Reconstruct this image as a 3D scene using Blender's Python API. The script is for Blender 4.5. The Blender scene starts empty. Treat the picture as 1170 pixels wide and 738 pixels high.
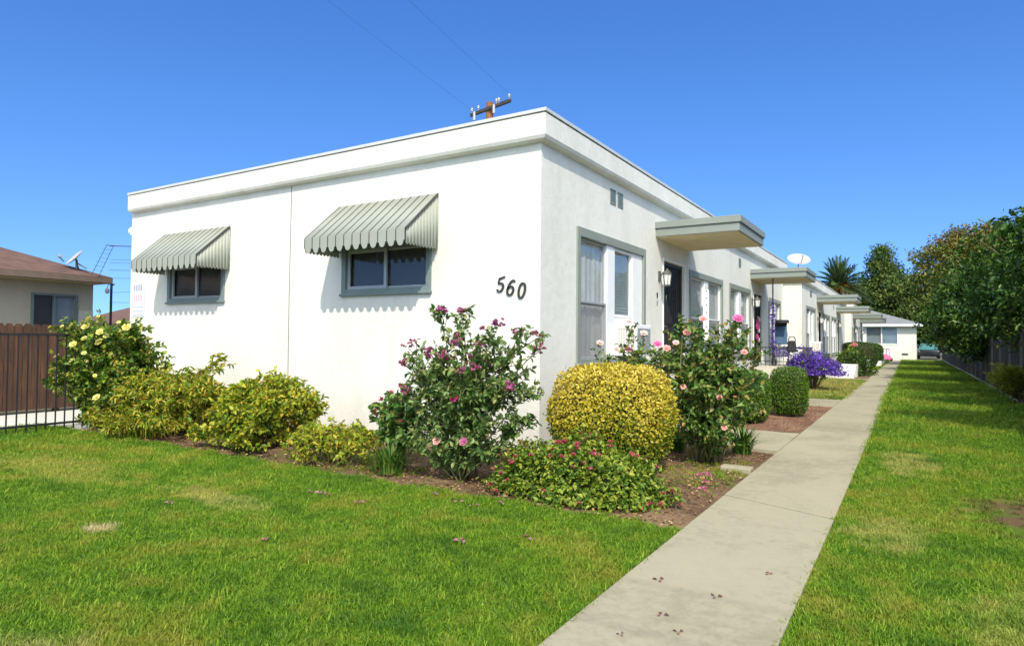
import bpy, bmesh, math, random
import numpy as np
from math import radians, sin, cos, pi, sqrt, atan2
from mathutils import Vector, Matrix

# ------------------------------------------------------------------ camera, world, sun
scene = bpy.context.scene
COL = scene.collection

YAW, PITCH, ROLL = radians(31.7), radians(1.5), radians(0.5)
CAM = Vector((4.0266, -7.2003, 1.40))
fw = Vector((-sin(YAW)*cos(PITCH), cos(YAW)*cos(PITCH), sin(PITCH)))
r0 = Vector((cos(YAW), sin(YAW), 0.0)); u0 = r0.cross(fw)
rr = r0*cos(ROLL) + u0*sin(ROLL); uu = -r0*sin(ROLL) + u0*cos(ROLL)
cd = bpy.data.cameras.new("camera"); cam = bpy.data.objects.new("camera", cd); COL.objects.link(cam)
M = Matrix((rr, uu, -fw)).transposed().to_4x4(); M.translation = CAM
cam.matrix_world = M
cd.sensor_width = 36.0; cd.lens = 36.0*740/1170; cd.clip_start = 0.05; cd.clip_end = 2000
scene.camera = cam

SUN_EL, SUN_AZ = radians(45.5), radians(31.0)      # azimuth measured from -y towards +x
world = bpy.data.worlds.new("World"); scene.world = world; world.use_nodes = True
wn = world.node_tree; bg = wn.nodes["Background"]
sky = wn.nodes.new("ShaderNodeTexSky"); sky.sky_type = 'NISHITA'; sky.sun_disc = False
sky.sun_elevation = SUN_EL; sky.sun_rotation = radians(180-31)
sky.air_density = 1.0; sky.dust_density = 0.1; sky.ozone_density = 3.0; sky.altitude = 100
tcw = wn.nodes.new("ShaderNodeTexCoord"); mpw = wn.nodes.new("ShaderNodeMapping"); mpw.inputs['Scale'].default_value = (1, 1, 0.86); mpw.inputs['Location'].default_value = (0, 0, 0.15)
wn.links.new(tcw.outputs['Generated'], mpw.inputs['Vector']); wn.links.new(mpw.outputs[0], sky.inputs['Vector'])
hs = wn.nodes.new("ShaderNodeHueSaturation"); hs.inputs['Saturation'].default_value = 1.28; hs.inputs['Hue'].default_value = 0.511; hs.inputs['Value'].default_value = 1.40
wn.links.new(sky.outputs[0], hs.inputs['Color']); 
# broad warm glow added round the sun, behind the viewer, to fill shadows
nrmw = wn.nodes.new("ShaderNodeVectorMath"); nrmw.operation = 'NORMALIZE'; wn.links.new(tcw.outputs['Generated'], nrmw.inputs[0])
dotw = wn.nodes.new("ShaderNodeVectorMath"); dotw.operation = 'DOT_PRODUCT'; wn.links.new(nrmw.outputs[0], dotw.inputs[0])
dotw.inputs[1].default_value = (sin(SUN_AZ)*cos(SUN_EL), -cos(SUN_AZ)*cos(SUN_EL), sin(SUN_EL))
clw = wn.nodes.new("ShaderNodeMath"); clw.operation = 'MAXIMUM'; wn.links.new(dotw.outputs['Value'], clw.inputs[0]); clw.inputs[1].default_value = 0.0
pww = wn.nodes.new("ShaderNodeMath"); pww.operation = 'POWER'; wn.links.new(clw.outputs[0], pww.inputs[0]); pww.inputs[1].default_value = 2.5
scw = wn.nodes.new("ShaderNodeVectorMath"); scw.operation = 'SCALE'; scw.inputs[0].default_value = (13.0, 12.3, 7.4); wn.links.new(pww.outputs[0], scw.inputs['Scale'])
adw = wn.nodes.new("ShaderNodeVectorMath"); adw.operation = 'ADD'; wn.links.new(hs.outputs[0], adw.inputs[0]); wn.links.new(scw.outputs[0], adw.inputs[1])
wn.links.new(adw.outputs[0], bg.inputs[0])
bg.inputs[1].default_value = 0.138
sl = bpy.data.lights.new("sun", 'SUN'); sl.energy = 3.75; sl.angle = radians(0.53); sl.color = (1.0, 0.93, 0.81)
so = bpy.data.objects.new("sun", sl); COL.objects.link(so)
sdir = Vector((-sin(SUN_AZ)*cos(SUN_EL), cos(SUN_AZ)*cos(SUN_EL), -sin(SUN_EL)))
so.rotation_euler = sdir.to_track_quat('-Z', 'Y').to_euler()
so.location = (10, -20, 20)
vs = scene.view_settings
vs.view_transform = 'Standard'; vs.look = 'None'; vs.gamma = 1.0; vs.exposure = 0.30; vs.use_curve_mapping = False
scene.cycles.max_bounces = 8; scene.cycles.transparent_max_bounces = 16
scene.cycles.diffuse_bounces = 4

# ------------------------------------------------------------------ helpers
RNG = np.random.default_rng(7)
random.seed(5)

def tag(o, label=None, cat=None, group=None, kind=None):
    if label: o['label'] = label
    if cat: o['category'] = cat
    if group: o['group'] = group
    if kind: o['kind'] = kind
    return o

def thing(name, label, cat, loc=(0, 0, 0), rz=0.0, group=None):
    o = bpy.data.objects.new(name, None); COL.objects.link(o)
    o.location = loc; o.rotation_euler = (0, 0, rz); o.empty_display_size = 0.2
    return tag(o, label, cat, group)

def copy_tree(o, parent=None):
    c = o.copy(); COL.objects.link(c)
    if parent is not None:
        c.parent = parent
    for ch in list(o.children):
        copy_tree(ch, c)
    return c

class MB:
    """collects verts/faces with optional per-vert random value"""
    def __init__(s): s.v = []; s.f = []; s.c = []
    def add(s, vs_, fs_, c=0.5):
        n = len(s.v)
        s.v += [tuple(p) for p in vs_]; s.f += [tuple(i+n for i in f) for f in fs_]; s.c += [c]*len(vs_)
        return s
    def box(s, x0, x1, y0, y1, z0, z1, c=0.5, T=None):
        p = [(x0,y0,z0),(x1,y0,z0),(x1,y1,z0),(x0,y1,z0),(x0,y0,z1),(x1,y0,z1),(x1,y1,z1),(x0,y1,z1)]
        if T is not None: p = [T(*q) for q in p]
        s.add(p, [(3,2,1,0),(4,5,6,7),(0,1,5,4),(1,2,6,5),(2,3,7,6),(3,0,4,7)], c); return s
    def tube(s, pts, rad, n=6, c=0.5, cap=True):
        pts = [Vector(p) for p in pts]; m = len(pts)
        if not hasattr(rad, '__len__'): rad = [rad]*m
        d0 = (pts[1]-pts[0]).normalized()
        a = d0.orthogonal().normalized(); base = len(s.v)
        for i in range(m):
            d = (pts[min(i+1, m-1)]-pts[max(i-1, 0)])
            if d.length < 1e-9: d = d0
            d.normalize()
            a = (a - d*a.dot(d))
            if a.length < 1e-6: a = d.orthogonal()
            a.normalize(); b = d.cross(a)
            for k in range(n):
                t = 2*pi*k/n
                s.v.append(tuple(pts[i]+(a*cos(t)+b*sin(t))*rad[i])); s.c.append(c)
        for i in range(m-1):
            for k in range(n):
                k2 = (k+1) % n
                s.f.append((base+i*n+k, base+i*n+k2, base+(i+1)*n+k2, base+(i+1)*n+k))
        if cap:
            s.f.append(tuple(base+k for k in reversed(range(n))))
            s.f.append(tuple(base+(m-1)*n+k for k in range(n)))
        return s
    def lathe(s, prof, n=16, c=0.5, T=None):
        base = len(s.v); m = len(prof)
        for r, z in prof:
            for k in range(n):
                t = 2*pi*k/n; p = (r*cos(t), r*sin(t), z)
                s.v.append(tuple(T(*p)) if T else p); s.c.append(c)
        for i in range(m-1):
            for k in range(n):
                k2 = (k+1) % n
                s.f.append((base+i*n+k, base+i*n+k2, base+(i+1)*n+k2, base+(i+1)*n+k))
        s.f.append(tuple(base+k for k in reversed(range(n))))
        s.f.append(tuple(base+(m-1)*n+k for k in range(n)))
        return s
    def build(s, name, mat, parent=None, smooth=False, bevel=0.0, solid=0.0):
        me = bpy.data.meshes.new(name); me.from_pydata(s.v, [], s.f); me.update()
        at = me.color_attributes.new("Col", 'FLOAT_COLOR', 'POINT')
        arr = np.ones((len(s.v), 4), np.float32); arr[:, 0] = s.c; arr[:, 1] = s.c; arr[:, 2] = s.c
        at.data.foreach_set("color", arr.ravel())
        o = bpy.data.objects.new(name, me); COL.objects.link(o); me.materials.append(mat)
        if parent: o.parent = parent
        if smooth: me.polygons.foreach_set("use_smooth", [True]*len(me.polygons))
        if bevel:
            b = o.modifiers.new("bevel", 'BEVEL'); b.width = bevel; b.segments = 2; b.limit_method = 'ANGLE'
        if solid:
            b = o.modifiers.new("solid", 'SOLIDIFY'); b.thickness = solid
        return o

def np_mesh(name, V, F, mat, parent=None, col=None, smooth=False):
    """V (n,3) float, F (m,k) int, fast"""
    me = bpy.data.meshes.new(name); n = len(V); m, k = F.shape
    me.vertices.add(n); me.vertices.foreach_set("co", V.astype(np.float32).ravel())
    me.loops.add(m*k); me.loops.foreach_set("vertex_index", F.astype(np.int32).ravel())
    me.polygons.add(m); me.polygons.foreach_set("loop_start", np.arange(0, m*k, k, dtype=np.int32))
    try: me.polygons.foreach_set("loop_total", np.full(m, k, dtype=np.int32))
    except Exception: pass
    if smooth: me.polygons.foreach_set("use_smooth", np.ones(m, dtype=bool))
    me.update(); me.validate()
    if col is not None:
        at = me.color_attributes.new("Col", 'FLOAT_COLOR', 'POINT')
        a = np.ones((n, 4), np.float32); a[:, :col.shape[1]] = col
        at.data.foreach_set("color", a.ravel())
    o = bpy.data.objects.new(name, me); COL.objects.link(o); me.materials.append(mat)
    if parent: o.parent = parent
    return o

def unit(a): return a/np.maximum(np.linalg.norm(a, axis=-1, keepdims=True), 1e-9)

def leaf_arrays(P, D, N, L, W, fold=0.25, droop=0.15, rnd=None):
    """six-vertex folded leaves along D with face normal ~N"""
    n = len(P); D = unit(D); S = unit(np.cross(D, N)); N = np.cross(S, D)
    L = np.broadcast_to(L, (n,))[:, None]; W = np.broadcast_to(W, (n,))[:, None]
    up = N*W*fold
    v = np.empty((n, 6, 3))
    v[:, 0] = P
    v[:, 1] = P+D*L*0.33+S*W*0.5+up
    v[:, 2] = P+D*L*0.70+S*W*0.36+up*0.7-N*L*droop*0.4
    v[:, 3] = P+D*L-N*L*droop
    v[:, 4] = P+D*L*0.70-S*W*0.36+up*0.7-N*L*droop*0.4
    v[:, 5] = P+D*L*0.33-S*W*0.5+up
    i = np.arange(n)[:, None]*6
    F = np.concatenate([i+np.array([[0, 1, 2, 3]]), i+np.array([[0, 3, 4, 5]])])
    if rnd is None: rnd = RNG.random(n)
    c = np.repeat(np.stack([rnd]*3, 1), 6, 0)
    return v.reshape(-1, 3), F, c

def randdir(n):
    return unit(RNG.normal(size=(n, 3)))

# ------------------------------------------------------------------ materials
def newmat(name):
    m = bpy.data.materials.new(name); m.use_nodes = True
    nt = m.node_tree; b = nt.nodes["Principled BSDF"]
    return m, nt, b

def ramp(nt, stops):
    r = nt.nodes.new("ShaderNodeValToRGB"); e = r.color_ramp.elements
    e[0].position = stops[0][0]; e[0].color = (*stops[0][1], 1)
    e[1].position = stops[-1][0]; e[1].color = (*stops[-1][1], 1)
    for p, c in stops[1:-1]:
        x = e.new(p); x.color = (*c, 1)
    return r

def geo_pos(nt, world_=True):
    if world_:
        g = nt.nodes.new("ShaderNodeNewGeometry"); return g.outputs['Position']
    t = nt.nodes.new("ShaderNodeTexCoord"); return t.outputs['Object']

def noise(nt, vec, scale, detail=4, rough=0.55, dist=0.0, stretch=None):
    t = nt.nodes.new("ShaderNodeTexNoise"); t.inputs['Scale'].default_value = scale
    t.inputs['Detail'].default_value = detail; t.inputs['Roughness'].default_value = rough
    t.inputs['Distortion'].default_value = dist
    if stretch:
        mp = nt.nodes.new("ShaderNodeMapping"); mp.inputs['Scale'].default_value = stretch
        nt.links.new(vec, mp.inputs['Vector']); vec = mp.outputs[0]
    nt.links.new(vec, t.inputs['Vector']); return t.outputs['Fac']

def bump(nt, b, h, strength, dist=0.02):
    bn = nt.nodes.new("ShaderNodeBump"); bn.inputs['Strength'].default_value = strength
    bn.inputs['Distance'].default_value = dist
    nt.links.new(h, bn.inputs['Height']); nt.links.new(bn.outputs[0], b.inputs['Normal']); return bn

def mix(nt, f, a, c, mode='MIX'):
    m = nt.nodes.new("ShaderNodeMix"); m.data_type = 'RGBA'; m.blend_type = mode
    if isinstance(f, (int, float)): m.inputs[0].default_value = f
    else: nt.links.new(f, m.inputs[0])
    for k, s in ((6, a), (7, c)):
        if isinstance(s, tuple): m.inputs[k].default_value = (*s, 1)
        else: nt.links.new(s, m.inputs[k])
    return m.outputs[2]

def mmath(nt, op, a, b=None, clamp=False):
    m = nt.nodes.new("ShaderNodeMath"); m.operation = op; m.use_clamp = clamp
    for k, s in ((0, a), (1, b)):
        if s is None: continue
        if isinstance(s, (int, float)): m.inputs[k].default_value = s
        else: nt.links.new(s, m.inputs[k])
    return m.outputs[0]

def simple(name, col, rough=0.6, var=0.12, scale=6.0, metal=0.0, bmp=0.0, bscale=80, spec=0.5):
    m, nt, b = newmat(name)
    p = geo_pos(nt)
    n = noise(nt, p, scale, 5)
    r = ramp(nt, [(0.3, tuple(c*(1-var) for c in col)), (0.7, tuple(min(1, c*(1+var)) for c in col))])
    nt.links.new(n, r.inputs[0]); nt.links.new(r.outputs[0], b.inputs['Base Color'])
    b.inputs['Roughness'].default_value = rough; b.inputs['Metallic'].default_value = metal
    b.inputs['Specular IOR Level'].default_value = spec
    if bmp: bump(nt, b, noise(nt, p, bscale, 4), bmp, 0.01)
    return m

def leaf_mat(name, cols, trans=0.3, rough=0.5, patch=None):
    m, nt, b = newmat(name)
    a = nt.nodes.new("ShaderNodeAttribute"); a.attribute_name = "Col"
    sep = nt.nodes.new("ShaderNodeSeparateColor"); nt.links.new(a.outputs['Color'], sep.inputs[0])
    r = ramp(nt, [(i/(len(cols)-1), c) for i, c in enumerate(cols)])
    nt.links.new(sep.outputs[0], r.inputs[0]); c = r.outputs[0]
    if patch:
        n = noise(nt, geo_pos(nt), patch[0], 3)
        f = mmath(nt, 'MULTIPLY', mmath(nt, 'SUBTRACT', n, 0.5), 4.0, True)
        c = mix(nt, f, c, patch[1])
    nt.links.new(c, b.inputs['Base Color'])
    b.inputs['Roughness'].default_value = rough; b.inputs['Specular IOR Level'].default_value = 0.35
    t = nt.nodes.new("ShaderNodeBsdfTranslucent"); 
    g = mix(nt, 0.5, c, (0.30, 0.42, 0.03), 'OVERLAY') if False else c
    nt.links.new(g, t.inputs['Color'])
    ms = nt.nodes.new("ShaderNodeMixShader"); ms.inputs[0].default_value = trans
    nt.links.new(b.outputs[0], ms.inputs[1]); nt.links.new(t.outputs[0], ms.inputs[2])
    nt.links.new(ms.outputs[0], nt.nodes["Material Output"].inputs[0])
    return m

def stucco_mat(name, col, dirt, amount, bmp=0.35):
    m, nt, b = newmat(name); p = geo_pos(nt)
    n1 = noise(nt, p, 1.3, 6, 0.6, 0.3, (1, 1, 0.45))
    n2 = noise(nt, p, 9.0, 5, 0.65)
    s = mmath(nt, 'ADD', mmath(nt, 'MULTIPLY', n1, 0.65), mmath(nt, 'MULTIPLY', n2, 0.35))
    r = ramp(nt, [(0.36, dirt), (0.56, col), (1.0, col)]); nt.links.new(s, r.inputs[0])
    c = mix(nt, amount, col, r.outputs[0])
    sx = nt.nodes.new("ShaderNodeSeparateXYZ"); nt.links.new(p, sx.inputs[0])
    low = mmath(nt, 'MULTIPLY', mmath(nt, 'SUBTRACT', 0.75, sx.outputs[2]), 1.3, True)
    low = mmath(nt, 'MULTIPLY', low, noise(nt, p, 4.0, 4))
    c = mix(nt, mmath(nt, 'MULTIPLY', low, 0.5), c, tuple(d*0.75 for d in dirt))
    # vertical run-off streaks (dirt under the parapet)
    st = noise(nt, p, 5.0, 3, 0.5, 0.2, (1, 1, 0.06))
    stf = mmath(nt, 'MULTIPLY', mmath(nt, 'SUBTRACT', st, 0.56), 3.0, True)
    hi = mmath(nt, 'MULTIPLY', mmath(nt, 'SUBTRACT', sx.outputs[2], 2.2), 0.55, True)
    c = mix(nt, mmath(nt, 'MULTIPLY', mmath(nt, 'MULTIPLY', stf, hi), 0.22), c, dirt)
    nt.links.new(c, b.inputs['Base Color']); b.inputs['Roughness'].default_value = 0.9
    b.inputs['Specular IOR Level'].default_value = 0.2
    h = mmath(nt, 'ADD', noise(nt, p, 55, 4, 0.6), mmath(nt, 'MULTIPLY', noise(nt, p, 7, 3), 1.5))
    bump(nt, b, h, bmp, 0.012)
    return m

WHITE = stucco_mat("white_stucco", (0.715, 0.705, 0.64), (0.57, 0.56, 0.505), 0.6, 0.34)
FASCIA = stucco_mat("white_fascia", (0.72, 0.71, 0.65), (0.57, 0.56, 0.50), 0.7, 0.2)
CREAM = stucco_mat("cream_stucco", (0.78, 0.75, 0.66), (0.62, 0.59, 0.50), 0.4)
TAN = stucco_mat("tan_stucco", (0.50, 0.44, 0.33), (0.40, 0.35, 0.26), 0.6)
SAGE = simple("sage_paint", (0.225, 0.255, 0.225), 0.55, 0.07, 3)
SAGE_DARK = simple("sage_trim", (0.17, 0.22, 0.21), 0.5, 0.08, 3)
SOFFIT = simple("beige_soffit", (0.62, 0.53, 0.33), 0.85, 0.08, 4)
SEAM_SHADE = simple("awning_seam_shade", (0.055, 0.05, 0.045), 0.6, 0.15, 6)
AWN = simple("awning_metal", (0.31, 0.325, 0.27), 0.5, 0.08, 2.5, 0.0)
WTRIM = simple("white_paint", (0.80, 0.80, 0.79), 0.4, 0.04, 5)
GREYTRIM = simple("aluminium_frame", (0.40, 0.42, 0.42), 0.4, 0.06, 6, 0.3)
CAPMETAL = simple("roof_edge_metal", (0.62, 0.62, 0.58), 0.45, 0.06, 3, 0.2)
ROOFING = simple("roof_felt", (0.35, 0.34, 0.32), 0.95, 0.15, 2)
IRON = simple("black_iron", (0.018, 0.017, 0.018), 0.45, 0.25, 10)
DARK = simple("dark_void", (0.012, 0.012, 0.013), 0.7, 0.2, 5)
NUMERAL = simple("numeral_metal", (0.035, 0.035, 0.035), 0.4, 0.2, 10)
CURTAIN = simple("sheer_curtain", (0.56, 0.565, 0.56), 0.9, 0.10, 2.5)
BLIND = simple("window_blind", (0.58, 0.63, 0.64), 0.7, 0.05, 3)
SCREEN = simple("insect_screen", (0.30, 0.29, 0.285), 0.8, 0.08, 3)
_nt = SCREEN.node_tree; _t = _nt.nodes.new("ShaderNodeBsdfTransparent"); _m = _nt.nodes.new("ShaderNodeMixShader"); _m.inputs[0].default_value = 0.42
_nt.links.new(_t.outputs[0], _m.inputs[1]); _nt.links.new(_nt.nodes["Principled BSDF"].outputs[0], _m.inputs[2]); _nt.links.new(_m.outputs[0], _nt.nodes["Material Output"].inputs[0])
DARKSCREEN = simple("dark_window_screen", (0.035, 0.035, 0.035), 0.6, 0.2, 3)
BRONZE = simple("lantern_metal", (0.16, 0.16, 0.14), 0.4, 0.1, 8, 0.5)
FROST = simple("lantern_glass", (0.75, 0.75, 0.70), 0.2, 0.05, 5)
SHINGLE_B = simple("brown_shingle", (0.125, 0.068, 0.05), 0.9, 0.25, 4, 0, 0.5, 25)
SHINGLE_G = simple("grey_shingle", (0.20, 0.205, 0.21), 0.9, 0.12, 3, 0, 0.4, 25)
WOODPOLE = simple("pole_wood", (0.26, 0.10, 0.045), 0.85, 0.2, 8)
DARKWOOD = simple("crossarm_wood", (0.05, 0.04, 0.035), 0.85, 0.2, 8)
CABLE = simple("cable", (0.02, 0.02, 0.022), 0.6, 0.1, 5)
PINKP = simple("pink_plastic", (0.75, 0.13, 0.28), 0.35, 0.05, 4)
PURPLEP = simple("lilac_plastic", (0.42, 0.25, 0.65), 0.35, 0.05, 4)
DISHW = simple("dish_white", (0.40, 0.40, 0.38), 0.45, 0.06, 4)
STEMB = simple("stem_brown", (0.13, 0.085, 0.05), 0.85, 0.3, 15)
STEMG = simple("cane_green", (0.16, 0.17, 0.06), 0.75, 0.3, 15)
BARK = simple("bark", (0.12, 0.085, 0.06), 0.95, 0.35, 6, 0, 0.8, 20)

def glass_mat():
    m, nt, b = newmat("window_glass")
    g = nt.nodes.new("ShaderNodeBsdfGlossy"); g.inputs['Roughness'].default_value = 0.03
    g.inputs['Color'].default_value = (0.95, 0.97, 1, 1)
    t = nt.nodes.new("ShaderNodeBsdfTransparent"); t.inputs['Color'].default_value = (0.86, 0.89, 0.89, 1)
    lw = nt.nodes.new("ShaderNodeLayerWeight"); lw.inputs['Blend'].default_value = 0.5
    class _f: outputs = [mmath(nt, 'ADD', 0.05, mmath(nt, 'MULTIPLY', 0.75, mmath(nt, 'POWER', lw.outputs['Facing'], 4.0)))]
    f = _f
    ms = nt.nodes.new("ShaderNodeMixShader")
    nt.links.new(f.outputs[0], ms.inputs[0]); nt.links.new(t.outputs[0], ms.inputs[1]); nt.links.new(g.outputs[0], ms.inputs[2])
    nt.links.new(ms.outputs[0], nt.nodes["Material Output"].inputs[0])
    return m
GLASS = glass_mat()

def concrete_mat(name, col, stain):
    m, nt, b = newmat(name); p = geo_pos(nt)
    n1 = noise(nt, p, 0.8, 6, 0.6, 0.4); n2 = noise(nt, p, 14, 6, 0.7)
    s = mmath(nt, 'ADD', mmath(nt, 'MULTIPLY', n1, 0.6), mmath(nt, 'MULTIPLY', n2, 0.4))
    r = ramp(nt, [(0.32, stain), (0.52, col), (0.75, tuple(min(1, c*1.1) for c in col))]); nt.links.new(s, r.inputs[0])
    sp = noise(nt, p, 160, 2, 0.6)
    c = mix(nt, mmath(nt, 'MULTIPLY', mmath(nt, 'SUBTRACT', sp, 0.60), 3.0, True), r.outputs[0], tuple(x*0.7 for x in stain))
    nt.links.new(c, b.inputs['Base Color']); b.inputs['Roughness'].default_value = 0.92
    b.inputs['Specular IOR Level'].default_value = 0.2
    bump(nt, b, mmath(nt, 'ADD', n2, mmath(nt, 'MULTIPLY', sp, 0.5)), 0.25, 0.008)
    return m
CONC = concrete_mat("path_concrete", (0.345, 0.312, 0.218), (0.225, 0.20, 0.138))
CONC_W = concrete_mat("porch_concrete", (0.50, 0.47, 0.40), (0.38, 0.35, 0.29))
CONC_D = concrete_mat("driveway_concrete", (0.55, 0.54, 0.50), (0.45, 0.44, 0.40))

def soil_mat(name, a, b_, c_):
    m, nt, b = newmat(name); p = geo_pos(nt)
    n1 = noise(nt, p, 1.6, 6, 0.65, 0.5); n2 = noise(nt, p, 22, 6, 0.7)
    s = mmath(nt, 'ADD', mmath(nt, 'MULTIPLY', n1, 0.6), mmath(nt, 'MULTIPLY', n2, 0.4))
    r = ramp(nt, [(0.36, a), (0.5, b_), (0.64, c_)]); nt.links.new(s, r.inputs[0])
    nt.links.new(r.outputs[0], b.inputs['Base Color']); b.inputs['Roughness'].default_value = 1.0
    b.inputs['Specular IOR Level'].default_value = 0.1
    bump(nt, b, n2, 0.9, 0.03); return m
SOIL = soil_mat("bed_soil", (0.075, 0.046, 0.028), (0.17, 0.108, 0.065), (0.30, 0.205, 0.12))
REDMULCH = soil_mat("red_mulch", (0.12, 0.062, 0.045), (0.21, 0.118, 0.082), (0.30, 0.19, 0.125))

GREENS = ((0.062, 0.165, 0.009), (0.18, 0.335, 0.016), (0.345, 0.47, 0.038))
def lawn_color(nt, p, base):
    """patchy lawn colour: yellow-green drifts, straw spots, a bare patch (all real turf variation)"""
    n1 = noise(nt, p, 0.75, 5, 0.65, 0.8); n2 = noise(nt, p, 3.4, 5, 0.65)
    s = mmath(nt, 'ADD', mmath(nt, 'MULTIPLY', n1, 0.55), mmath(nt, 'MULTIPLY', n2, 0.45))
    f = mmath(nt, 'MULTIPLY', mmath(nt, 'SUBTRACT', s, 0.50), 9.0, True)
    c = mix(nt, mmath(nt, 'MULTIPLY', f, 0.70), base, (0.37, 0.345, 0.050))
    d = mmath(nt, 'MULTIPLY', mmath(nt, 'SUBTRACT', 0.485, s), 10.0, True)
    c = mix(nt, mmath(nt, 'MULTIPLY', d, 0.6), c, (0.045, 0.145, 0.014))
    sx = nt.nodes.new("ShaderNodeSeparateXYZ"); nt.links.new(p, sx.inputs[0])
    def spot(cx, cy, rx, ry, col, amt, c):
        a = mmath(nt, 'DIVIDE', mmath(nt, 'SUBTRACT', sx.outputs[0], cx), rx)
        b2 = mmath(nt, 'DIVIDE', mmath(nt, 'SUBTRACT', sx.outputs[1], cy), ry)
        r2 = mmath(nt, 'ADD', mmath(nt, 'MULTIPLY', a, a), mmath(nt, 'MULTIPLY', b2, b2))
        f = mmath(nt, 'SUBTRACT', mmath(nt, 'ADD', 1.0, mmath(nt, 'MULTIPLY', mmath(nt, 'SUBTRACT', n2, 0.5), 4.5)), r2, True)
        return mix(nt, mmath(nt, 'MULTIPLY', f, amt), c, col)
    c = spot(-0.98, -4.72, 0.17, 0.12, (0.60, 0.50, 0.26), 0.95, c)
    c = spot(0.75, -5.85, 0.42, 0.25, (0.50, 0.44, 0.16), 0.5, c)
    c = spot(-1.1, -3.75, 0.9, 0.22, (0.52, 0.46, 0.15), 0.55, c)
    c = spot(-3.6, -3.9, 1.5, 0.5, (0.44, 0.42, 0.09), 0.5, c)
    c = spot(3.95, 1.6, 0.35, 1.1, (0.58, 0.50, 0.17), 0.55, c)
    c = spot(3.85, -1.7, 0.35, 0.6, (0.52, 0.46, 0.15), 0.5, c)
    c = spot(4.55, -3.2, 0.4, 0.6, (0.50, 0.46, 0.12), 0.4, c)
    c = spot(4.92, -0.52, 0.58, 0.85, (0.15, 0.09, 0.052), 0.95, c)
    c = spot(1.7, 15.0, 1.6, 5.6, (0.52, 0.42, 0.15), 0.75, c)
    return c

def grass_mat():
    m, nt, b = newmat("grass_blade")
    oi = nt.nodes.new("ShaderNodeObjectInfo")
    a = nt.nodes.new("ShaderNodeAttribute"); a.attribute_name = "Col"
    sep = nt.nodes.new("ShaderNodeSeparateColor"); nt.links.new(a.outputs['Color'], sep.inputs[0])
    r = ramp(nt, [(0.0, GREENS[0]), (0.5, GREENS[1]), (0.93, GREENS[2]), (1.0, (0.46, 0.40, 0.12))])
    nt.links.new(sep.outputs[0], r.inputs[0])
    c = lawn_color(nt, geo_pos(nt), r.outputs[0])
    nt.links.new(c, b.inputs['Base Color']); b.inputs['Roughness'].default_value = 0.55
    b.inputs['Specular IOR Level'].default_value = 0.3
    t = nt.nodes.new("ShaderNodeBsdfTranslucent"); nt.links.new(c, t.inputs['Color'])
    ms = nt.nodes.new("ShaderNodeMixShader"); ms.inputs[0].default_value = 0.42
    nt.links.new(b.outputs[0], ms.inputs[1]); nt.links.new(t.outputs[0], ms.inputs[2])
    nt.links.new(ms.outputs[0], nt.nodes["Material Output"].inputs[0])
    return m
GRASS = grass_mat()
def turf_mat():
    m, nt, b = newmat("turf_base"); p = geo_pos(nt)
    n = noise(nt, p, 45, 5, 0.7)
    r = ramp(nt, [(0.3, (0.05, 0.11, 0.010)), (0.55, (0.11, 0.20, 0.018)), (0.8, (0.22, 0.25, 0.06))])
    nt.links.new(n, r.inputs[0])
    nt.links.new(lawn_color(nt, p, r.outputs[0]), b.inputs['Base Color']); b.inputs['Roughness'].default_value = 1
    b.inputs['Specular IOR Level'].default_value = 0.1
    bump(nt, b, n, 0.8, 0.03); return m
TURF = turf_mat()

# ------------------------------------------------------------------ setting: ground sheets
def sheet(name, pts, z, mat, kind='structure', label=None):
    mb = MB(); mb.add([(x, y, z) for x, y in pts], [tuple(range(len(pts)))])
    o = mb.build(name, mat); o['kind'] = kind
    return o
FARG = simple("far_ground", (0.12, 0.11, 0.07), 1.0, 0.3, 0.2)
sheet("ground", [(-500, -300), (500, -300), (500, 900), (-500, 900)], -0.06, FARG)
# lawn bases
sheet("front_lawn", [(-7.6, -12), (2.63, -12), (2.63, -2.42), (-6.65, -2.34), (-7.6, -2.34)], 0.0, TURF)
sheet("side_lawn", [(3.46, -12), (9.0, -12), (6.3, -2), (6.3, 55.5), (3.34, 55.5), (3.44, 8)], 0.0, TURF)
sheet("driveway", [(-9.75, -12), (-7.6, -12), (-7.6, -2.3), (-6.7, -2.3), (-6.7, -0.0), (-9.75, 0.0)], -0.02, CONC_D)
sheet("sidewalk", [(-60, -12.6), (60, -12.6), (60, -10.2), (-60, -10.2)], 0.012, CONC_D)
sheet("street", [(-200, -24), (200, -24), (200, -13.2), (-200, -13.2)], -0.04, simple("pale_asphalt", (0.20, 0.195, 0.185), 0.95, 0.2, 3))
# beds of bare earth round the building (gently uneven)
def bed(name, x0, x1, y0, y1, z, mat, n=60):
    nx = max(2, int((x1-x0)*8)); ny = max(2, int((y1-y0)*8))
    X, Y = np.meshgrid(np.linspace(x0, x1, nx), np.linspace(y0, y1, ny), indexing='ij')
    Z = z + 0.012*np.sin(X*5.3+Y*2.1)+0.012*np.sin(Y*7.7-X*3.1)+RNG.normal(0, 0.006, X.shape)
    V = np.stack([X, Y, Z], -1).reshape(-1, 3)
    i, j = np.meshgrid(np.arange(nx-1), np.arange(ny-1), indexing='ij'); a = (i*ny+j).ravel()
    o = np_mesh(name, V, np.stack([a, a+ny, a+ny+1, a+1], 1), mat, None, None, True); o['kind'] = 'structure'; return o
bed("planting_bed", -6.7, 2.60, -2.44, 1.62, -0.005, SOIL)
bed("mulch_bed", 0.9, 2.60, 3.5, 8.5, 0.0, REDMULCH)
bed("dry_lawn_patch", 0.7, 2.58, 10.35, 19.6, 0.0, TURF)
bed("far_lawn_patch", 0.9, 2.58, 30.4, 54.5, 0.0, TURF)
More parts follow.
